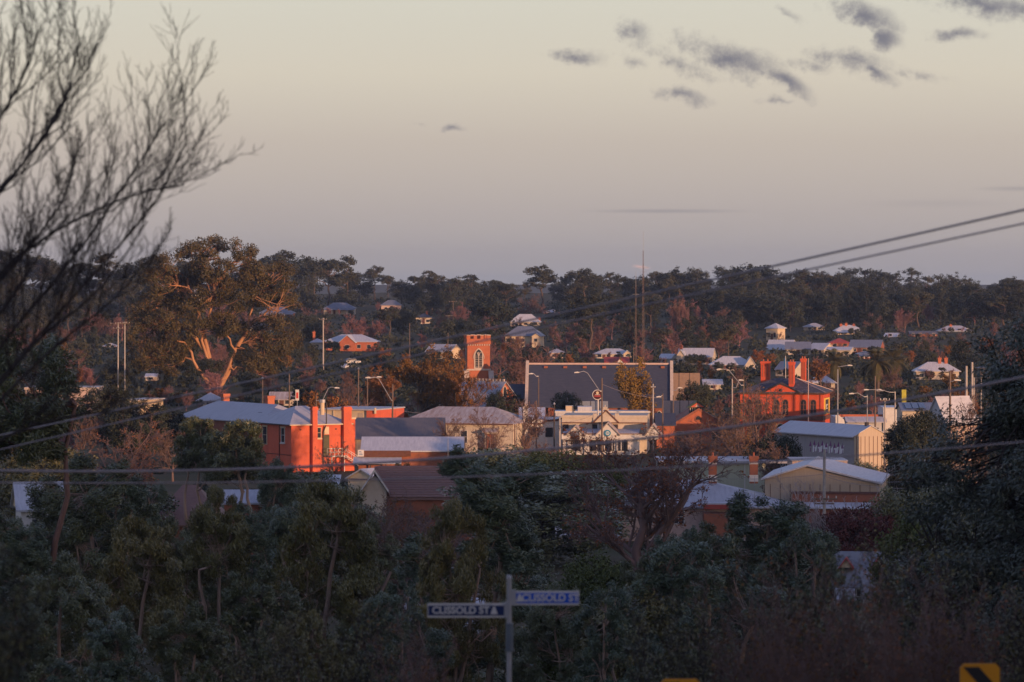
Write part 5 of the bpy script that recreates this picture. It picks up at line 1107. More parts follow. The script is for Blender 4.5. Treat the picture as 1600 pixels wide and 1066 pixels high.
plant('autumn0', 'small yellow leaved tree behind the hotel flue', 525, 630, 612, 'autumn_tree', 'tree', None, 1.0)
plant('autumn1', 'small golden tree among poles behind the hotel chimneys', 490, 650, 612, 'autumn_tree', 'tree', None, .9)
plant('autumn0', 'orange tree below the hillside row beside the flagpole', 1282, 900, 560, 'autumn_tree', 'tree', None, 1.3)
plant('autumn1', 'orange bush tree in the shade left of the hotel', 82, 600, 655, 'autumn_tree', 'tree', None, 1.2)
w, l = clump_tree(292, [(0, 0, 6.6, 4.1, 4.1, 5.6), (1.8, .4, 8.4, 2.4, 2.4, 2.4), (-2, .2, 7, 2.4, 2.4, 2.6)], 420, .75, 120, .27, .125, [[(0, 0, -.3), (0, 0, 4), (.2, 0, 9)]], .3, 10, shell=.75, twig=0)
template('round_fine', w, l, bark_dark, far_dark, 13.0)
plant('round_fine', 'round dark evergreen standing before the tall store', 1438, 440, 634, 'evergreen_tree', 'tree', None, 1.0)
plant('town_round1', 'small dark evergreen leaning at the nave corner', 790, 660, 603, 'evergreen_tree', 'tree', None, .9)
plant('town_round0', 'dark windblown shrub tree before the nave roof', 885, 655, 609, 'evergreen_tree', 'tree', None, .8)
plant('town_round1', 'dark evergreen between the nave gable and pale garage', 1085, 720, 590, 'evergreen_tree', 'tree', None, .9)
plant('town_round0', 'brownish evergreen shrub by the graffiti shed', 1210, 455, 672, 'evergreen_tree', 'tree', None, .9)
plant('town_round1', 'clipped evergreen left of the hotel wing', 215, 560, 615, 'evergreen_tree', 'tree', None, 1.0); plant('town_round0', 'dark evergreen below the cream flats', 165, 600, 598, 'evergreen_tree', 'tree', None, 1.0)
plant('town_round1', 'dense evergreen at the left end of the hotel wing roof', 255, 575, 628, 'evergreen_tree', 'tree', None, .9)
plant('tall_red_bush', 'dark red leaved shrub mass below the brick lean-to', 1350, 295, 795, 'red_shrub', 'shrub', None, 1.1); plant('tall_red_bush', 'dark red shrub behind the white branched tree', 1300, 310, 800, 'red_shrub', 'shrub', None, 1.0)
for (k, px, d, yt, wd, lab) in [('olive_bush', 1420, 300, 762, 1.0, 'olive shrub behind the white fence rail'), ('bush', 1440, 235, 800, .8, 'light green shrub at the edge of the towering evergreen'), ('dark_bush', 1340, 425, 722, 1.2, 'dark hedge below the graffiti wall'), ('dark_bush', 1300, 440, 725, 1.0, 'dark hedge shrub near the pollarded trunk'),
                           ('bush', 940, 235, 868, 1.0, 'yellow green shrub under the big oak'), ('bush', 905, 200, 905, 1.0, 'bright green shrub right of the street sign'), ('olive_bush', 985, 175, 920, 1.0, 'olive green shrub beneath the blue green gum'), ('bush', 878, 400, 705, 1.6, 'dark green bamboo-like hedge under the white shop'), ('dark_bush', 790, 420, 700, 2.0, 'ivy covered hedge below the weathered hall steps'),
                           ('bush', 634, 430, 724, .8, 'pale green shrub behind the tiled cottage ridge'), ('dark_bush', 850, 360, 735, 2.2, 'brown green hedge left of the big oak'), ('dark_bush', 560, 330, 790, 1.2, 'dark shrub below the gabled outbuilding'), ('dark_bush', 1500, 330, 750, 1.5, 'dark shrub below the tall store'), ('olive_bush', 60, 420, 690, 1.4, 'olive shrub by the leaning ruddy trunk'), ('dark_bush', 170, 330, 745, 1.4, 'dark shrub above the olive tipped gum'), ('dark_bush', 480, 360, 735, 1.2, 'dark shrub at the foot of the lit hotel wall')]:
    plant(('tall_' + k) if Z(yt, d) - float(G(X(px, d), d)) > 4 else k, lab, px, d, yt, 'shrub', 'shrub', 'shrubs between the buildings', wd)

# --- pollarded trunk by the graffiti shed
o = empty('pollarded_trunk', 'grey pollarded tree trunks wrapped in dead creeper beside the graffiti shed', 'tree', (X(1378, 425), 425, float(G(X(1378, 425), 425))))
w, l = bare_tree(420, 7.5, (5, 4, 3), (.6, .3, .4), (.35, .5, .7), .42, (.6, .4, .2), .2, rmin=.03); obj('trunk', mesh_np('pollard', w[0], w[1], twig_grey, True), o)

# --- palms
def palm(label, px, d, ytop):
    x = X(px, d); g = float(G(x, d)); H = Z(ytop, d) - g; root = empty('date_palm', label, 'palm', (x, d, g), rng.uniform(0, 6), 'date palms on the hillside')
    t = np.linspace(0, 1, 7); hz = H - 2.6; pl = np.stack([t * .2, t * 0, t * hz - .2], 1)
    v, q = tubes(pl[None], (.42 + .12 * (t > .85))[None], 8); obj('trunk', mesh_np('palm_trunk', v, q, bark_brown, True), root)
    global FROND
    if FROND is None:
        r = np.random.default_rng(5); u = np.linspace(0, 1, 9); sp = np.stack([u * 3.6, 0 * u, 1.7 * u - 2.4 * u ** 2.2], 1); parts = [tubes(sp[None], (.05 * (1 - .8 * u))[None], 4)]
        k = np.repeat(np.linspace(.12, 1, 26), 2); sd = np.tile([1, -1], 26); base = np.stack([np.interp(k, u, sp[:, i]) for i in range(3)], 1); D = np.stack([.55 + 0 * k, sd * 1.0, -.35 + 0 * k], 1); L_ = .9 * np.sin(pi * np.clip(k * .85 + .15, 0, 1)) + .25
        D = norm(D); C = base + D * (L_ / 2)[:, None]; up = np.array([0, 0, 1.0]); sv = norm(np.cross(D, up)) * .06
        V = np.stack([C - D * (L_ / 2)[:, None] + sv, C + D * (L_ / 2)[:, None], C - D * (L_ / 2)[:, None] - sv], 1)
        V4 = np.concatenate([V, V[:, 2:3]], 1).reshape(-1, 3); parts.append((V.reshape(-1, 3)[[]], np.zeros((0, 4), int)))
        vv, qq = join(parts[:1]); tri = np.arange(len(V) * 3).reshape(-1, 3) + len(vv)
        FROND = mesh_np('palm_frond', np.concatenate([vv, V.reshape(-1, 3)]), [qq, tri], palm_leaf)
    for k in range(44):
        o = obj('frond', FROND, root, (.2, 0, hz)); el = [-1.0, -.5, .0, .45, .9][k % 5] + rng.uniform(-.2, .2); o.rotation_euler = (0, -el + .2, k * 2.4 + rng.uniform(-.2, .2)); s_ = rng.uniform(1.15, 1.4); o.scale = (s_, s_, s_)
FROND = None
KEEP += [(1345, 1425, 545, 598, 878.0), (1290, 1322, 548, 575, 958.0)]
palm('spreading date palm with full round head below the solar roofed house', 1372, 880, 547); palm('date palm just behind its round headed twin', 1396, 900, 546)
palm('shorter date palm in the gardens under the hillside row', 1305, 960, 549)

# --- hillside: skyline trees placed one by one
sky_l = {'g': ('gum_tree', 'open crowned gum standing on the ridge against the sky'), 'r': ('evergreen_tree', 'dense rounded evergreen on the ridge skyline'), 'p': ('pine_tree', 'tall dark pine on the ridge skyline')}
sky = [(-15, 392, 'r', 1.5), (22, 388, 'r', 1.5), (62, 402, 'g', 1.2), (105, 412, 'r', 1.2), (140, 408, 'g', 1.1), (168, 393, 'g', 1.3), (195, 414, 'g', 1.0), (216, 410, 'r', 1.1), (238, 398, 'g', .8), (262, 412, 'r', 1.1), (300, 405, 'g', 1.1), (350, 405, 'g', 1.1), (410, 402, 'r', 1.2),
       (438, 391, 'g', 1.2), (470, 400, 'r', 1.1), (490, 407, 'g', 1.0), (512, 402, 'g', 1.0), (541, 397, 'g', .9), (562, 425, 'r', 1.0), (585, 415, 'g', 1.1), (606, 430, 'g', .9), (628, 436, 'r', 1.0), (650, 430, 'g', .9), (669, 421, 'g', 1.1), (690, 436, 'r', .9), (710, 434, 'g', .9), (733, 435, 'g', 1.0), (757, 438, 'r', .9), (776, 436, 'g', .9), (795, 447, 'r', .8), (820, 440, 'g', .8),
       (848, 414, 'g', 1.2), (872, 440, 'r', .9), (890, 428, 'g', .9), (914, 420, 'p', 1.2), (935, 428, 'g', 1.0), (955, 424, 'g', 1.1), (980, 432, 'g', 1.0), (1004, 430, 'r', .9), (1026, 424, 'g', 1.1), (1054, 421, 'r', 1.2), (1078, 424, 'r', 1.1), (1100, 432, 'g', .9), (1130, 414, 'p', 1.1), (1152, 416, 'p', 1.3), (1176, 412, 'r', 1.4), (1205, 417, 'p', 1.3), (1228, 424, 'p', 1.0), (1252, 419, 'p', 1.1), (1284, 421, 'p', 1.3), (1310, 424, 'r', 1.1),
       (1328, 416, 'p', 1.3), (1352, 418, 'p', 1.2), (1376, 422, 'r', 1.2), (1400, 424, 'p', 1.2), (1425, 417, 'p', 1.2), (1446, 430, 'g', 1.0), (1466, 428, 'p', 1.1), (1490, 433, 'g', 1.1), (1512, 446, 'g', .9), (1532, 450, 'g', .9), (1556, 442, 'r', 1.1), (1580, 432, 'p', 1.2), (1604, 436, 'r', 1.2)]
cnt = {'g': 0, 'r': 0, 'p': 0}
for (px, yt, k, wd) in sky:
    cnt[k] += 1; d = rng.uniform(1720, 1960); key = {'g': 'hill_gum%d' % (cnt[k] % 4), 'r': 'hill_round%d' % (cnt[k] % 3), 'p': 'hill_pine%d' % (cnt[k] % 3)}[k]
    plant(key, sky_l[k][1], px, d, yt, sky_l[k][0], 'tree', {'g': 'gums along the ridge', 'r': 'rounded evergreens along the ridge', 'p': 'pines along the ridge'}[k], {'g': 1.2, 'r': 1.25, 'p': 1.25}[k] * wd)
# the slope: kinds by place, clear of the houses
slope_l = {'hill_gum': ('gum_tree', 'brownish gum on the wooded slope among the houses', 'gums on the wooded slope'), 'hill_round': ('evergreen_tree', 'dark rounded evergreen on the wooded slope', 'rounded evergreens on the wooded slope'),
           'hill_pine': ('pine_tree', 'dark pine on the wooded slope below the ridge', 'pines on the wooded slope'), 'hill_cypress': ('cypress_tree', 'narrow upright conifer on the wooded slope', 'conifers on the wooded slope'),
           'hill_bare': ('leafless_tree', 'leafless pinkish tree in the gardens of the slope', 'leafless trees on the slope'), 'autumn': ('autumn_tree', 'small orange leaved tree in the gardens of the slope', 'autumn trees on the slope')}
placed = []
def clear(px, d, w, y0, y1):
    for (a, b_, c, e, dd) in KEEP:
        if d < dd + 4 and px + w * .42 > a and px - w * .42 < b_ and y1 > c + 1 and y0 < e - .48 * (e - c): return False
        if abs(d - dd) < 14 and px + w * .3 > a and px - w * .3 < b_: return False
    return True
def near_d(sh_full): return [hd for _, hd, _, hl in HOUSES if hl == sh_full][0]
def scatter(n, dr, kinds, hr, pxr=(-20, 1620), tries=40, gap=.5):
    c = 0
    for _ in range(n * tries):
        if c >= n: break
        d = rng.uniform(*dr); px = rng.uniform(*pxr); k = kinds[rng.integers(len(kinds))]; h = rng.uniform(*hr) * {'hill_gum': 1.1, 'hill_round': .85, 'hill_pine': 1.2, 'hill_cypress': .85, 'hill_bare': .7, 'autumn': .55}[k]
        s = F / d; gy = HY + (CZ - float(G(X(px, d), d))) * s; w = h * .8 * s; yt = gy - h * s
        if not clear(px, d, w, yt, gy): continue
        if any(abs(px - a) < gap * w and abs(d - b_) < 60 for a, b_ in placed): continue
        placed.append((px, d)); c += 1; nv = {'hill_gum': 4, 'autumn': 2}.get(k, 3); nm, lab, grp = slope_l[k]
        near = min(((abs(px - hp) + abs(d - hd) * .25, hl) for hp, hd, _, hl in HOUSES), key=lambda q: q[0])
        if near[0] < 150:
            sh = near[1]
            for cut in (' glimpsed', ' peeping', ' seen', ' half hidden', ' catching', ' with ', ' beside ', ' in the middle', ' at the ', ' behind ', ' next to ', ' near ', ' under ', ' below ', ' above ', ' in the ', ' among ', ' just ', ' right of ', ' right ', ' high '): 
                if len(sh.split()) > 7: sh = sh.split(cut)[0]
            kd = {'hill_gum': 'brownish gum', 'hill_round': 'dark rounded evergreen', 'hill_pine': 'dark pine', 'hill_cypress': 'narrow upright conifer', 'hill_bare': 'leafless pinkish tree', 'autumn': 'small orange leaved tree'}[k]
            pos = 'behind' if d > near_d(sh_full=near[1]) else 'in front of'
            lab = '%s %s the %s' % (kd, pos, sh); grp = lab
        plant(k + str(rng.integers(nv)), lab, px, d, yt, nm, 'tree', grp, rng.uniform(1.05, 1.5))
ev = ['hill_gum', 'hill_gum', 'hill_round', 'hill_pine']
scatter(70, (1580, 1760), ev, (13, 18), gap=.35); scatter(70, (1390, 1580), ev + ['hill_bare'], (11, 16), gap=.35); scatter(34, (1420, 1640), ['hill_pine', 'hill_round'], (14, 19), (1120, 1620), gap=.3)
scatter(75, (1200, 1390), ['hill_gum', 'hill_round', 'hill_cypress', 'hill_bare', 'hill_bare'], (9, 13), gap=.35); scatter(70, (1010, 1200), ['hill_round', 'hill_gum', 'hill_bare', 'hill_bare', 'autumn', 'hill_cypress'], (7.5, 11), gap=.35); scatter(62, (850, 1010), ['hill_round', 'hill_bare', 'hill_bare', 'autumn', 'hill_gum'], (6.5, 9.5), gap=.35); scatter(40, (720, 850), ['hill_round', 'hill_bare', 'hill_bare', 'autumn'], (5, 7.5), gap=.35); scatter(30, (560, 720), ['hill_bare', 'hill_bare', 'hill_round', 'autumn'], (4, 7), gap=.35)
for (px, d, yt) in ((1058, 1250, 458), (1066, 1255, 462), (1072, 1245, 466)): plant('hill_bare0', 'pale bare poplar of a close trio above the nave', px, d, yt, 'poplar_tree', 'tree', 'trio of poplars', .42)
plant('hill_gum1', 'tall dark gum standing above the nave ridge', 925, 1150, 460, 'gum_tree', 'tree', None, 1.3); plant('hill_pine0', 'broad dark conifer left of the antenna mast', 985, 1180, 470, 'pine_tree', 'tree', None, 1.1); plant('hill_round1', 'big round evergreen above the church tower', 768, 1350, 460, 'evergreen_tree', 'tree', None, 1.2)
plant('hill_bare1', 'pink haze of leafless branches at the foot of the giant gum', 340, 820, 577, 'leafless_tree', 'tree', None, 1.7); plant('hill_bare2', 'broad leafless tree right of the church tower', 820, 780, 540, 'leafless_tree', 'tree', None, 1.2)

# --- garden shrubs half hiding the hillside houses
for (hp, hd, rc, hl) in HOUSES:
    sh = hl
    for cut in (' glimpsed', ' peeping', ' seen', ' half hidden', ' catching', ' with ', ' beside ', ' in the middle', ' at the ', ' behind ', ' next to ', ' near ', ' under ', ' below ', ' above ', ' in the ', ' among ', ' just ', ' right of ', ' right ', ' high '):
        if len(sh.split()) > 7: sh = sh.split(cut)[0]
    for k in range(int(np.clip((rc[1] - rc[0]) / 11, 2, 5))):
        px = rng.uniform(rc[0] - 5, rc[1] + 5); d = hd - rng.uniform(5, 16); h = rng.uniform(.35, .8) * max((rc[3] - rc[2]) * hd / F, 2.5) ; kk = ['hill_round0', 'hill_round2', 'hill_bare1', 'hill_bare2', 'hill_gum2'][rng.integers(5)]
        kd = 'leafless garden bush' if 'bare' in kk else 'leafy garden bush'
        plant(kk, '%s in front of the %s' % (kd, sh), px, d, 0, 'garden_bush', 'bush', '%s in front of the %s' % (kd, sh), rng.uniform(.9, 1.3), H=h)

# --- uncountable scrub filling the slope between the trees, and low growth in the hollow
def scrub(name, label, n, dr, pxr, hr, m, per, ll, lw, seed):
    r = np.random.default_rng(seed); d = r.uniform(*dr, n); px = r.uniform(*pxr, n); x = X(px, d); ok = np.ones(n, bool)
    for (a, b_, c, e, dd) in KEEP: ok &= ~((np.abs(d - dd) < 16) & (px > a - 4) & (px < b_ + 4)) & ~((d < dd) & (d > dd - 30) & (px > a - 3) & (px < b_ + 3))
    x, d = x[ok], d[ok]; h = r.uniform(*hr, len(x)); g = G(x, d); k = np.repeat(np.arange(len(x)), per)
    dv = norm(r.normal(size=(len(k), 3))); dv[:, 2] = abs(dv[:, 2]); C = np.stack([x[k], d[k], g[k]], 1) + dv * (r.random(len(k)) ** .4)[:, None] * np.stack([h[k] * 1.1, h[k] * 1.1, h[k]], 1)
    v, q = leaves(C, r.normal(size=(len(k), 3)), ll, lw, r); o = obj(name, mesh_np(name, v, q, m)); tag(o, label, 'scrub', None, 'stuff')
scrub('hillside_scrub', 'low dark scrub covering the ground between the hillside trees', 2600, (760, 1980), (-60, 1660), (1.4, 3.4), far_dark, 44, 1.0, .68, 1)
scrub('town_scrub', 'low garden growth between the town buildings', 420, (380, 760), (-40, 1640), (.6, 1.4), far_gum, 90, .4, .26, 2)
scrub('hollow_scrub', 'dark undergrowth beneath the foreground gums', 500, (95, 380), (-60, 1660), (.7, 1.8), gum_a, 75, .32, .14, 3)

# --- nearest plants, out of focus
w, l = bare_tree(430, 3.4, (16, 7, 5, 4), (.9, .5, .5, .5), (.45, .45, .6, .7), .03, (.55, .35, .2, .1), .02, rmin=.0035, leafn=900, ll=.05, lw=.03)
template('thicket', w, l, twig_brown, autumn, 3.4, wn='branches')
w2, l2 = bare_tree(431, 3.4, (16, 7, 5, 4), (.9, .5, .5, .5), (.5, .5, .6, .7), .03, (.55, .35, .2, .1), .02, rmin=.0035, leafn=3000, ll=.06, lw=.03)
template('thicket2', w2, l2, bark_dark, gum_tip, 3.4, wn='branches')
RS = ['just behind the half hidden yellow marker', 'between the half hidden marker and the garden shed', 'below the tall blue green gum', 'below the tiny garden shed', 'below the dormer house roof', 'below the dormer house wing', 'left behind the black chevron marker', 'right behind the black chevron marker', 'under the towering evergreen', 'in front of the taller brown shrub below the gum', 'in front of the olive shrub below the dormer wing', 'under the wide blue green gum', 'below the low spreading gum', 'below the pale forked gum', 'below the navy street name blade']
for i, (px, d, yt, k) in enumerate([(1085, 62, 1010, 'thicket2'), (1160, 66, 985, 'thicket'), (1225, 60, 955, 'thicket'), (1290, 64, 950, 'thicket2'), (1350, 60, 945, 'thicket'), (1410, 66, 938, 'thicket2'), (1470, 58, 955, 'thicket'), (1540, 64, 975, 'thicket'), (1600, 58, 985, 'thicket2'), (1250, 52, 1000, 'thicket'), (1400, 50, 1000, 'thicket'), (1020, 70, 1040, 'thicket2'), (560, 66, 1010, 'thicket2'), (430, 70, 1025, 'thicket2'), (660, 62, 1030, 'thicket')]):
    plant(k, {'thicket': 'blurred brown leafless roadside shrub ', 'thicket2': 'blurred olive roadside shrub '}[k] + RS[i], px, d, yt, 'roadside_shrub', 'shrub', {'thicket': 'brown roadside shrubs', 'thicket2': 'olive roadside shrubs'}[k], 1.25)
plant('thicket2', 'blurred shrub with yellowish leaves below the bare street tree', -25, 34, 930, 'roadside_shrub', 'shrub', None, .9)

# --- the bare street tree whose boughs reach in from the left
def street_tree():
    d = 45.0; s = d / F
    paths = [[(-150, 640), (-40, 330), (60, 235), (108, 150), (124, 62)], [(-150, 520), (-40, 240), (10, 170), (45, 105), (62, 42)], [(-150, 700), (-30, 430), (120, 340), (215, 300), (297, 287)], [(-150, 760), (-20, 560), (120, 400), (205, 275), (266, 178)],
             [(-150, 780), (0, 590), (150, 425), (245, 320), (297, 210)], [(-150, 660), (-30, 470), (60, 370), (110, 300), (118, 235)], [(-150, 800), (20, 600), (110, 520), (180, 470), (225, 410)], [(-150, 600), (-60, 380), (0, 300), (70, 215), (112, 130)], [(-150, 760), (-10, 620), (60, 520), (150, 470), (240, 330)], [(-150, 720), (-60, 560), (10, 480), (50, 420), (90, 340)], [(-150, 820), (-20, 690), (80, 655), (170, 640), (250, 650)]]
    r = np.random.default_rng(9); P = []
    for i, p in enumerate(paths):
        p = np.array(p, float); t = np.linspace(0, 1, 10); u = np.linspace(0, 1, len(p)); x = np.interp(t, u, p[:, 0]); y = np.interp(t, u, p[:, 1])
        x = np.convolve(np.pad(x, 1, 'edge'), [.25, .5, .25], 'valid'); y = np.convolve(np.pad(y, 1, 'edge'), [.25, .5, .25], 'valid')
        dd = d + np.linspace(0, r.uniform(-1.3, 1.3), 10); P.append(np.stack([(x - 800) / F * dd, dd, CZ + (HY - y) / F * dd], 1))
    P = np.array(P); x0 = X(-150, d); g = float(G(x0, d)); org = np.array([x0, d, g]); P = P - org
    parts_w, _ = bare_tree(10, 3.0, (14, 7, 4), (.25, .42, .5), (.6, .65, .7), .024, (.5, .35, .22), .25, rmin=.0036, base=P)
    tz = [P[i][0][2] for i in range(len(P))]; t = np.linspace(0, 1, 8); tk = np.stack([t * 0, t * 0, t * max(tz)], 1); tv = tubes(tk[None], (.11 * (1 - .5 * t))[None], 8)
    v, q = join([parts_w]); o = empty('street_tree', 'leafless street tree with dark blurred boughs reaching across the sky', 'tree', tuple(org)); obj('branches', mesh_np('street_boughs', v, q, bark_dark, True), o); obj('trunk', mesh_np('street_trunk', tv[0], tv[1], bark_dark, True), o)
street_tree()

# ------------------------------------------------------------------ poles, lamps, masts
def pole(label, px, yt, d, r=.13, m=None, arm=(), lamp=None, name='utility_pole', cat='pole', cap=False, group=None):
    x = X(px, d); g = float(G(x, d)); H = Z(yt, d) - g; root = empty(name, label, cat, (x, d, g), 0, group)
    MB().bar((0, 0, -.3), (0, 0, H), r, 8, r * .75).build('shaft', m or pole_wood, root)
    for (dz, w) in arm:
        a = MB().box(-w, w, -r - .1, -r * .7, H - dz - .06, H - dz + .06).build('crossarm', pole_wood, root)
        for k in range(4): MB().bar((-w * .9 + k * w * .6, -r - .05, H - dz + .06), (-w * .9 + k * w * .6, -r - .05, H - dz + .26), .05, 6).build('insulator', white_paint, a)
    if lamp:   # polyline in picture pixels from the shaft to the lamp head
        pts = [((a - px) * d / F, -.2 - .05 * i, Z(b_, d) - g) for i, (a, b_) in enumerate(lamp)]; mb = MB()
        pts = [(0, -.05, pts[0][2])] + pts
        for p, q in zip(pts[:-1], pts[1:]): mb.bar(p, q, .05, 6)
        mb.build('lamp_arm', steel, root); e = pts[-1]; sg = 1 if e[0] > 0 else -1
        h = MB().prism([(e[0] - .1 * sg, e[2] - .07), (e[0] + .65 * sg, e[2] - .1), (e[0] + .65 * sg, e[2] + .04), (e[0] + .2 * sg, e[2] + .13), (e[0] - .1 * sg, e[2] + .07)], e[1] - .16, e[1] + .16, 'y').build('lamp_head', white_paint, root)
        MB().box(min(e[0] + .1 * sg, e[0] + .55 * sg), max(e[0] + .1 * sg, e[0] + .55 * sg), e[1] - .12, e[1] + .12, e[2] - .15, e[2] - .09).build('lamp_glass', glass, h)
    if cap: MB().bar((0, 0, H), (0, 0, H + .3), r * 1.6, 8, r * .6).build('pole_cap', steel, root)
    return root
pole('pale concrete pole with crossarm beside the white roofed brick house', 505, 497, 1010, .22, pole_pale, arm=((.4, 1.0),))
pole('pale transformer pole, one of a pair left of the giant gum', 184.5, 504, 880, .17, pole_pale, arm=((.3, 1.8), (1.4, 1.2)), group='twin transformer poles'); pole('pale transformer pole, one of a pair left of the giant gum', 195, 503, 880, .17, pole_pale, arm=((.3, 1.2),), group='twin transformer poles')
pole('bare timber pole behind the hotel wing roof', 410, 592, 630, .16, pole_wood, cap=True); pole('timber pole between the hotel roof and the roadside shop', 452, 583, 650, .15, pole_wood)
pole('timber pole with small cap behind the cream flat roofed shop', 560, 577, 610, .14, cap=True); pole('timber pole with dark bracket beside the elm', 574, 588, 615, .13, lamp=[(574, 592), (590, 589)], name='street_lamp', cat='street lamp')
pole('timber pole in front of the weathered hall with long raking lamp arm', 613.5, 600, 580, .16, lamp=[(612, 626), (592, 592), (586, 589), (578, 590)], name='street_lamp', cat='street lamp')
pole('street lamp with short bent arm behind the hotel flue', 494, 616, 590, .12, lamp=[(504, 626), (513, 607), (518, 605), (524, 606)], name='street_lamp', cat='street lamp')
pole('timber pole with lamp before the left end of the nave', 841.5, 590, 640, .12, lamp=[(838, 588), (834, 584), (832, 584)], name='street_lamp', cat='street lamp'); pole('short timber pole over the round fronted shop', 838, 626, 580, .12); pole('black pole with square cap at the white shop corner', 866, 632, 575, .14, trim_dark, cap=True)
pole('pale timber pole rising from the hedge before the white shop', 874.5, 652, 470, .14, pole_pale); pole('tall timber pole beside the round pub sign with raking lamp arm', 940.5, 591, 585, .16, lamp=[(937, 611), (918, 583), (912, 580), (904, 582)], name='street_lamp', cat='street lamp')
pole('telephone pole with box near the golden birch', 1020.5, 600, 610, .14, pole_pale, arm=((.6, .35),)); pole('timber pole with small lamp left of the cupola', 1035.5, 615, 600, .13, lamp=[(1034, 618), (1032, 620)], name='street_lamp', cat='street lamp'); pole('timber pole with forked lamp arms near the nave gable', 1052, 618, 640, .12, lamp=[(1056, 610), (1060, 606)], name='street_lamp', cat='street lamp')
pole('pale lamp post with two arms left of the post office', 1144, 592, 590, .13, pole_pale, lamp=[(1150, 606), (1155, 594)], name='street_lamp', cat='street lamp'); pole('street lamp with long raking arm beyond the leafless trees', 1162, 588, 600, .12, lamp=[(1158, 602), (1140, 580), (1136, 577), (1126, 577)], name='street_lamp', cat='street lamp')
pole('dark lamp standard right of the post office roof', 1309, 577, 600, .12, steel, lamp=[(1312, 573), (1325, 571)], name='street_lamp', cat='street lamp'); pole('lamp standard with arm toward the yellow notice board', 1355, 617, 590, .10, steel, lamp=[(1350, 620), (1340, 614), (1333, 615)], name='street_lamp', cat='street lamp')
pole('timber pole right of the post office with long lamp arm', 1367.5, 588, 580, .15, lamp=[(1380, 611), (1372, 609), (1356, 609)], name='street_lamp', cat='street lamp'); pole('pale post carrying the curved lamp outreach', 1398.5, 612, 600, .14, pole_pale, lamp=[(1390, 613), (1376, 609)], name='street_lamp', cat='street lamp')
pole('grey timber pole in front of the low white shops', 1382.5, 622, 470, .14, pole_pale, arm=((.3, .6),)); pole('tall timber pole before the tall store roof with white lamp', 1484.5, 580, 445, .16, lamp=[(1488, 596), (1492, 594)], name='street_lamp', cat='street lamp')
for px, yt in ((1510, 572), (1519, 566)): pole('thick pale post by the dark slatted flats', px, yt, 620, .24, pole_pale, group='thick pale posts', name='concrete_post')
for px, yt in ((1522, 590), (1533, 588)): pole('thin pale post before the dark slatted flats', px, yt, 600, .13, pole_pale, group='thin pale posts', name='concrete_post')
pole('weathered power pole with crossed arms before the gabled workshop', 1288, 702, 325, .16, pole_pale, arm=((4.2, 1.1), (4.6, .8))); pole('thin steel post beside the pollarded trunk', 1441, 721, 330, .05, steel, arm=((.1, .7),), name='steel_post')
pole('thin steel flue standing behind the tiled cottage', 700, 686, 420, .05, steel, name='steel_post'); pole('timber pole on the slope above the autumn elm', 701.5, 492, 1300, .16, pole_wood, arm=((.4, 1.1),), ); pole('timber pole with crossarm high under the skyline', 708, 470, 1500, .18, pole_wood, arm=((.4, 1.6),)); pole('slim timber pole beside the garden lawn above the church', 700, 520, 1130, .13, pole_wood)
pole('timber pole among pink leafless trees above the elm', 640, 505, 1120, .15, pole_wood); pole('timber pole by the right end of the nave ridge', 990, 542, 900, .14, pole_wood)
for px, yt, d, lab in ((1227.5, 556, 720, 'white flagpole with a dark flag behind the post office ridge'), (1263, 560, 600, 'tall red and white flagpole in front of the post office')):
    r_ = pole(lab, px, yt, d, .08, white_paint if d > 700 else pinkish, name='flagpole', cat='flagpole', cap=False); H = Z(yt, d) - r_.location.z
    if d > 700: MB().add([(0, 0, H - .3), (-.25, .05, H - .5), (-.35, .1, H - 2.2), (-.05, .02, H - 2.0), (0, .05, H - .3), (-.25, .1, H - .5), (-.35, .15, H - 2.2), (-.05, .07, H - 2.0)], [(0, 1, 2, 3), (7, 6, 5, 4), (0, 4, 5, 1), (1, 5, 6, 2), (2, 6, 7, 3), (3, 7, 4, 0)]).build('flag', blue_paint, r_)
def mast(label, px, yt, d, w, arms):
    x = X(px, d); g = float(G(x, d)); H = Z(yt, d) - g; root = empty('antenna_mast', label, 'mast', (x, d, g))
    mb = MB()
    for (a, b_) in ((-w, -w), (w, -w), (0, w)): mb.bar((a, b_, -.3), (a * .3, b_ * .3, H * .86), .045)
    n = int(H / 1.2)
    for k in range(n - 3):
        f = 1 - .7 * k / n; z0 = k * 1.2 * .86; mb.bar((-w * f, -w * f, z0), (w * f, -w * f, z0 + 1.0), .03); mb.bar((w * f, -w * f, z0), (0, w * f, z0 + 1.0), .03)
    mb.build('lattice', pole_wood, root); MB().bar((0, 0, H * .84), (0, 0, H), .05).build('whip_aerial', steel, root)
    for (py, l_) in arms:
        zz = Z(py, d) - g; MB().bar((-l_, 0, zz), (l_, 0, zz), .05).build('aerial_arm', steel, root)
mast('tall thin lattice antenna mast with whip rising above the skyline', 1005, 362, 1050, .35, ((418, 1.6), (425, 1.0))); mast('shorter lattice mast standing beside the tall antenna', 993.5, 424, 1060, .25, ((460, .9),))
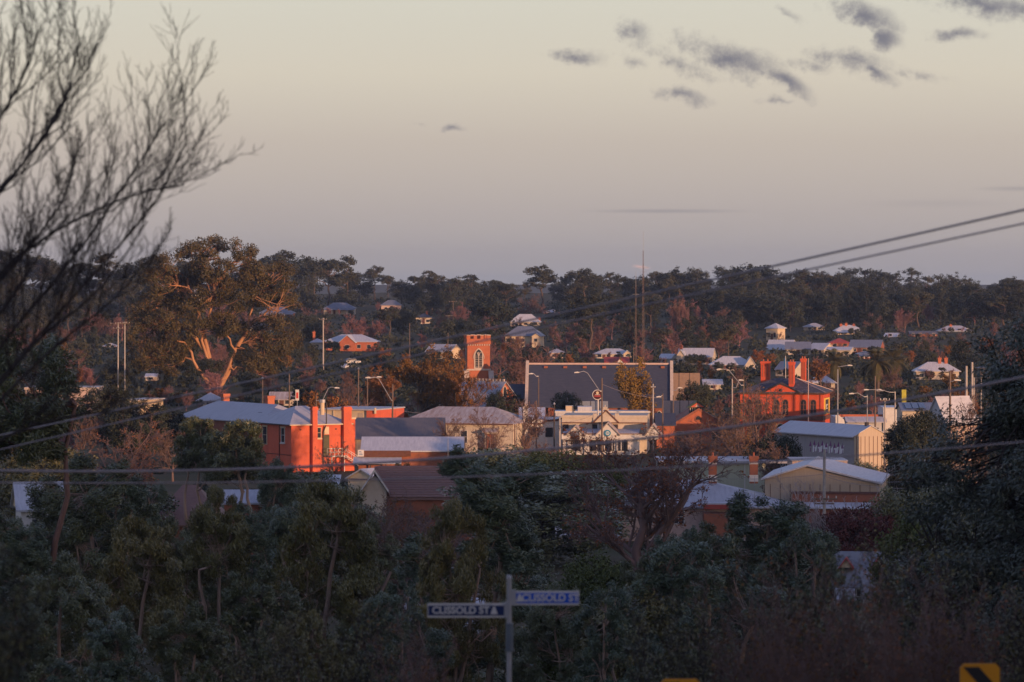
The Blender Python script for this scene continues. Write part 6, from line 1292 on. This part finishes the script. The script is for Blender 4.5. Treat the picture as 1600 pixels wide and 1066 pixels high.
# round pub sign
def pub_sign():
    d = 600; x = X(933.5, d); g = float(G(x, d)); zc = Z(617, d) - g; root = empty('round_pub_sign', 'round dark red pub sign with pale rim on a white post', 'sign', (x, d, g))
    MB().bar((.1, 0, -.3), (.1, 0, zc - .7), .11, 8).build('post', white_paint, root); MB().bar((0, -.15, zc), (0, .15, zc), .80, 28).build('rim', white_paint, root)
    f = MB().bar((0, -.17, zc), (0, -.15, zc), .70, 28).build('face', mat('maroon_sign', (.06, .012, .018), (.045, .01, .015)), root)
    MB().box(-.5, .5, -.19, -.171, zc - .32, zc - .08).build('lettering_band', mat('sign_red', (.35, .05, .05)), f); MB().bar((0, -.19, zc + .3), (0, -.171, zc + .3), .24, 8).build('emblem', cream, f); MB().box(-.42, .42, -.19, -.171, zc - .02, zc + .05).build('lettering_line', white_paint, f)
pub_sign()
def blade_flag(label, px, yt, yb, w, d, m, m2):
    x = X(px, d); g = float(G(x, d)); r_ = empty('banner_sign', label, 'sign', (x, d, g)); z1 = Z(yt, d) - g; z0 = Z(yb, d) - g
    MB().box(-w, w, -.06, .06, z0, z1).build('panel', m, r_); MB().bar((0, .12, -.3), (0, .12, z1), .06).build('post', steel, r_)
    if m2: MB().box(-w * .6, w * .6, -.075, -.061, z0 + (z1 - z0) * .2, z0 + (z1 - z0) * .75).build('lettering_band', m2, r_)
blade_flag('tall yellow green banner sign beside solar roofed house', 1412.5, 609, 632, .35, 600, mat('lime_panel', (.45, .42, .06)), None); blade_flag('red and white upright banner behind the hotel roof', 464.5, 609, 626, .28, 600, white_paint, flag_red)

# ------------------------------------------------------------------ overhead cables crossing close to the camera
def cable(label, pts, d0, d1, r=.016):
    p = np.array(pts, float); n = 40; t = np.linspace(0, 1, n); px = np.linspace(p[0, 0], p[-1, 0], n)
    c = np.polyfit(p[:, 0], p[:, 1], 2); py = np.polyval(c, px); d = d0 + (d1 - d0) * t
    Pt = np.stack([(px - 800) / F * d, d, CZ + (HY - py) / F * d], 1); o0 = Pt[0].copy(); v, q = tubes((Pt - o0)[None], np.full((1, n), r), 6); o = obj('power_cable', mesh_np('power_cable', v, q, wire_m, True), None, tuple(o0)); tag(o, label, 'cable', 'cables overhead')
cable('upper power cable climbing out over the pine ridge', [(-150, 715), (90, 657), (560, 560), (880, 490), (1210, 415), (1600, 328), (1750, 294)], 62, 40, .014); cable('second power cable running just below the upper one', [(-150, 735), (300, 640), (880, 500), (1280, 418), (1600, 350), (1750, 318)], 60, 40, .011)
cable('thick sagging cable crossing in front of the hotel and graffiti shed', [(-150, 732), (0, 733), (400, 732), (750, 714), (1000, 690), (1330, 632), (1600, 588), (1750, 560)], 50, 46, .019); cable('thin dark cable sagging below the thick one', [(-150, 752), (550, 750), (900, 738), (1300, 716), (1600, 690), (1750, 676)], 50, 46, .011)
def line(label, a, b_, da, db, sag, r=.02):
    n = 14; t = np.linspace(0, 1, n); A = np.array(P3(*a, da)); Bq = np.array(P3(*b_, db)); Pt = A + (Bq - A) * t[:, None]; Pt[:, 2] -= sag * 4 * t * (1 - t); v, q = tubes((Pt - A)[None], np.full((1, n), r), 4)
    tag(obj('service_wire', mesh_np('service_wire', v, q, wire_m), None, tuple(A)), label, 'wire', 'service wires in the town')
line('service wire from the workshop pole toward the evergreen', (1288, 741), (1520, 735), 325, 300, .8, .018); line('lower service wire from the workshop pole', (1288, 744), (1520, 748), 325, 300, .9, .018); line('service wire from the workshop pole over the pale roof', (1288, 741), (1000, 735), 325, 360, .6, .015); line('wire strung between poles behind the cottage', (613, 640), (866, 650), 580, 575, .7); line('wire strung between the shop poles', (874, 660), (940, 640), 470, 585, .5); line('wire strung from the pub sign pole to the lamp by the cupola', (940, 600), (1035, 622), 585, 600, .5)

# ------------------------------------------------------------------ street name sign and yellow markers
def text_mesh(txt, size, m, extrude=.004):
    cu = bpy.data.curves.new('t', 'FONT'); cu.body = txt; cu.size = size; cu.align_x = 'CENTER'; cu.align_y = 'CENTER'; cu.extrude = extrude; cu.offset = .004
    o = bpy.data.objects.new('t', cu); COL.objects.link(o); bpy.context.view_layer.update(); me = bpy.data.meshes.new_from_object(o.evaluated_get(bpy.context.evaluated_depsgraph_get())); bpy.data.objects.remove(o); me.materials.clear(); me.materials.append(m); return me
def street_sign():
    d = 52.0; s = d / F; x = X(795.5, d); g = float(G(x, d)); root = empty('street_name_sign', 'steel street name sign post with two blue and white blades', 'sign', (x, d, g)); z = lambda py: Z(py, d) - g
    MB().bar((0, 0, -.3), (0, 0, z(902)), .036, 12).build('post', steel, root); MB().bar((.005, 0, z(1018)), (.005, 0, z(974)), .055, 12).build('post_sleeve', mat('dark_steel', (.12, .15, .18), (.1, .12, .15), metal=.3, rough=.5), root); MB().bar((0, 0, z(903)), (0, 0, z(899)), .042, 12, .03).build('post_cap', steel, root)
    shadowed = mat('shadowed_blue_sheet', (.015, .03, .11), (.012, .025, .09), rough=.35); royal = mat('royal_blue_sheet', (.016, .09, .52), (.014, .08, .45), rough=.35)  # left blade's shade is put into its colour as a darker blue sheet
    for (x0, x1, y0, y1, m, lab, logo, tx) in ((668, 791, 965, 943, shadowed, 'navy blade with white letters', 772, 720), (803, 905, 945.5, 923.5, royal, 'bright blue blade with white letters', 812, 860)):
        a, b_ = (x0 - 795.5) * s, (x1 - 795.5) * s; o = MB().box(a, b_, -.012, .012, z(y0), z(y1)).build('name_blade', white_paint, root); o['label'] = lab
        MB().box(a + .012, b_ - .012, -.0165, .0165, z(y0) + .026, z(y1) - .026).build('blade_face', m, o)
        t = obj('blade_lettering', text_mesh('CLISSOLD ST', .135, white_paint), o, ((tx - 795.5) * s, -.018, (z(y0) + z(y1)) / 2)); t.rotation_euler = (pi / 2, 0, 0)
        lx = (logo - 795.5) * s; zc = (z(y0) + z(y1)) / 2; MB().prism([(lx - .05, zc - .05), (lx + .05, zc - .05), (lx + .012, zc + .055), (lx - .012, zc + .055)], -.022, -.017, 'y').build('blade_emblem', white_paint, o)
        k = -.03 if b_ < 0 else .03; MB().box(min(k, (b_ if b_ < 0 else a)) - .03, max(k, (b_ if b_ < 0 else a)) + .03, -.03, .03, z(y0) - .005, z(y1) + .012).build('blade_bracket', steel, o)
street_sign()
def marker(label, p0, p1, yt, d):
    xc = X((p0 + p1) / 2, d); g = float(G(xc, d)); w = (p1 - p0) / 2 * d / F; zt = Z(yt, d) - g; h = 2 * w * 1.25; root = empty('hazard_marker_sign', label, 'sign', (xc, d, g))
    bv = .05; pr = [(-w, zt - h), (w, zt - h), (w, zt - bv), (w - bv, zt), (-w + bv, zt), (-w, zt - bv)]; pn = MB().prism(pr, -.01, .01, 'y').build('panel', mat('marker_yellow', (.62, .26, .012), (.55, .22, .01), rough=.5), root)
    MB().prism([(-w * .85, zt - .04), (-w * .05, zt - .04), (w * .85, zt - .04 - w * 1.0), (-w * .05, zt - .04 - w * 2.0), (-w * .85, zt - .04 - w * 2.0), (w * .05, zt - .04 - w * 1.0)], -.016, -.0105, 'y').build('chevron', black, pn); MB().bar((0, .05, -.3), (0, .05, zt - .03), .03, 8).build('post', steel, root)
marker('yellow hazard marker with black chevron on the roadside', 1500, 1562, 1037, 46); marker('yellow hazard marker just showing its top edge by the roadside', 1032, 1094, 1061, 47)

# ------------------------------------------------------------------ parked vehicles on the slope
def car(label, px, d, rz, m):
    x = X(px, d); g = float(G(x, d)); r_ = empty('parked_car', label, 'car', (x, d, g + .05), rz, None)
    MB().prism([(-2.2, .35), (2.2, .35), (2.2, .8), (1.9, .95), (1.1, 1.0), (.5, 1.5), (-1.4, 1.52), (-2.0, 1.0), (-2.2, .9)], -.85, .85, 'y').build('body', m, r_)
    for sg in (-1, 1): MB().prism([(-1.75, 1.03), (.95, 1.03), (.45, 1.42), (-1.35, 1.44)], sg * .855, sg * .862, 'y').build('side_window', glass, r_)
    MB().prism([(-.7, 1.04), (.7, 1.04), (.62, 1.44), (-.62, 1.44)], -.02, .02, 'x').build('windscreen', glass, r_, (.84, 0, 0))
    for (a, c) in ((-1.35, -.8), (1.35, -.8), (-1.35, .8), (1.35, .8)):
        w_ = MB().bar((a, c - .1, .33), (a, c + .1, .33), .33, 12).build('wheel', rubber, r_); MB().bar((a, c - .11, .33), (a, c + .11, .33), .18, 10).build('rim', steel, w_)
    for sg in (-.6, .6): MB().box(2.19, 2.22, sg - .2, sg + .2, .66, .8).build('headlight', white_paint, r_)
car('white car parked on the slope below white roofed brick house', 551, 1090, .35, white_paint); car('white car parked just below the other white car', 545, 1045, .8, zinc_white); car('pale car parked by the elm beneath the orange gabled house', 692, 1000, .2, zinc)

# ------------------------------------------------------------------ evening haze
def haze():
    m = bpy.data.materials.new('haze'); m.use_nodes = True; N = m.node_tree.nodes; N.clear(); o = N.new('ShaderNodeOutputMaterial'); v = N.new('ShaderNodeVolumePrincipled')
    v.inputs['Color'].default_value = (.78, .82, 1.0, 1); v.inputs['Density'].default_value = HAZE; v.inputs['Anisotropy'].default_value = .6; m.node_tree.links.new(v.outputs[0], o.inputs['Volume'])
    h = MB().box(-2500, 2500, -3500, 5600, -6, 66).build('haze', m); h['kind'] = 'stuff'; h['label'] = 'thin mauve evening haze lying over the whole valley'; h['category'] = 'haze'
HAZE = .00006
haze()
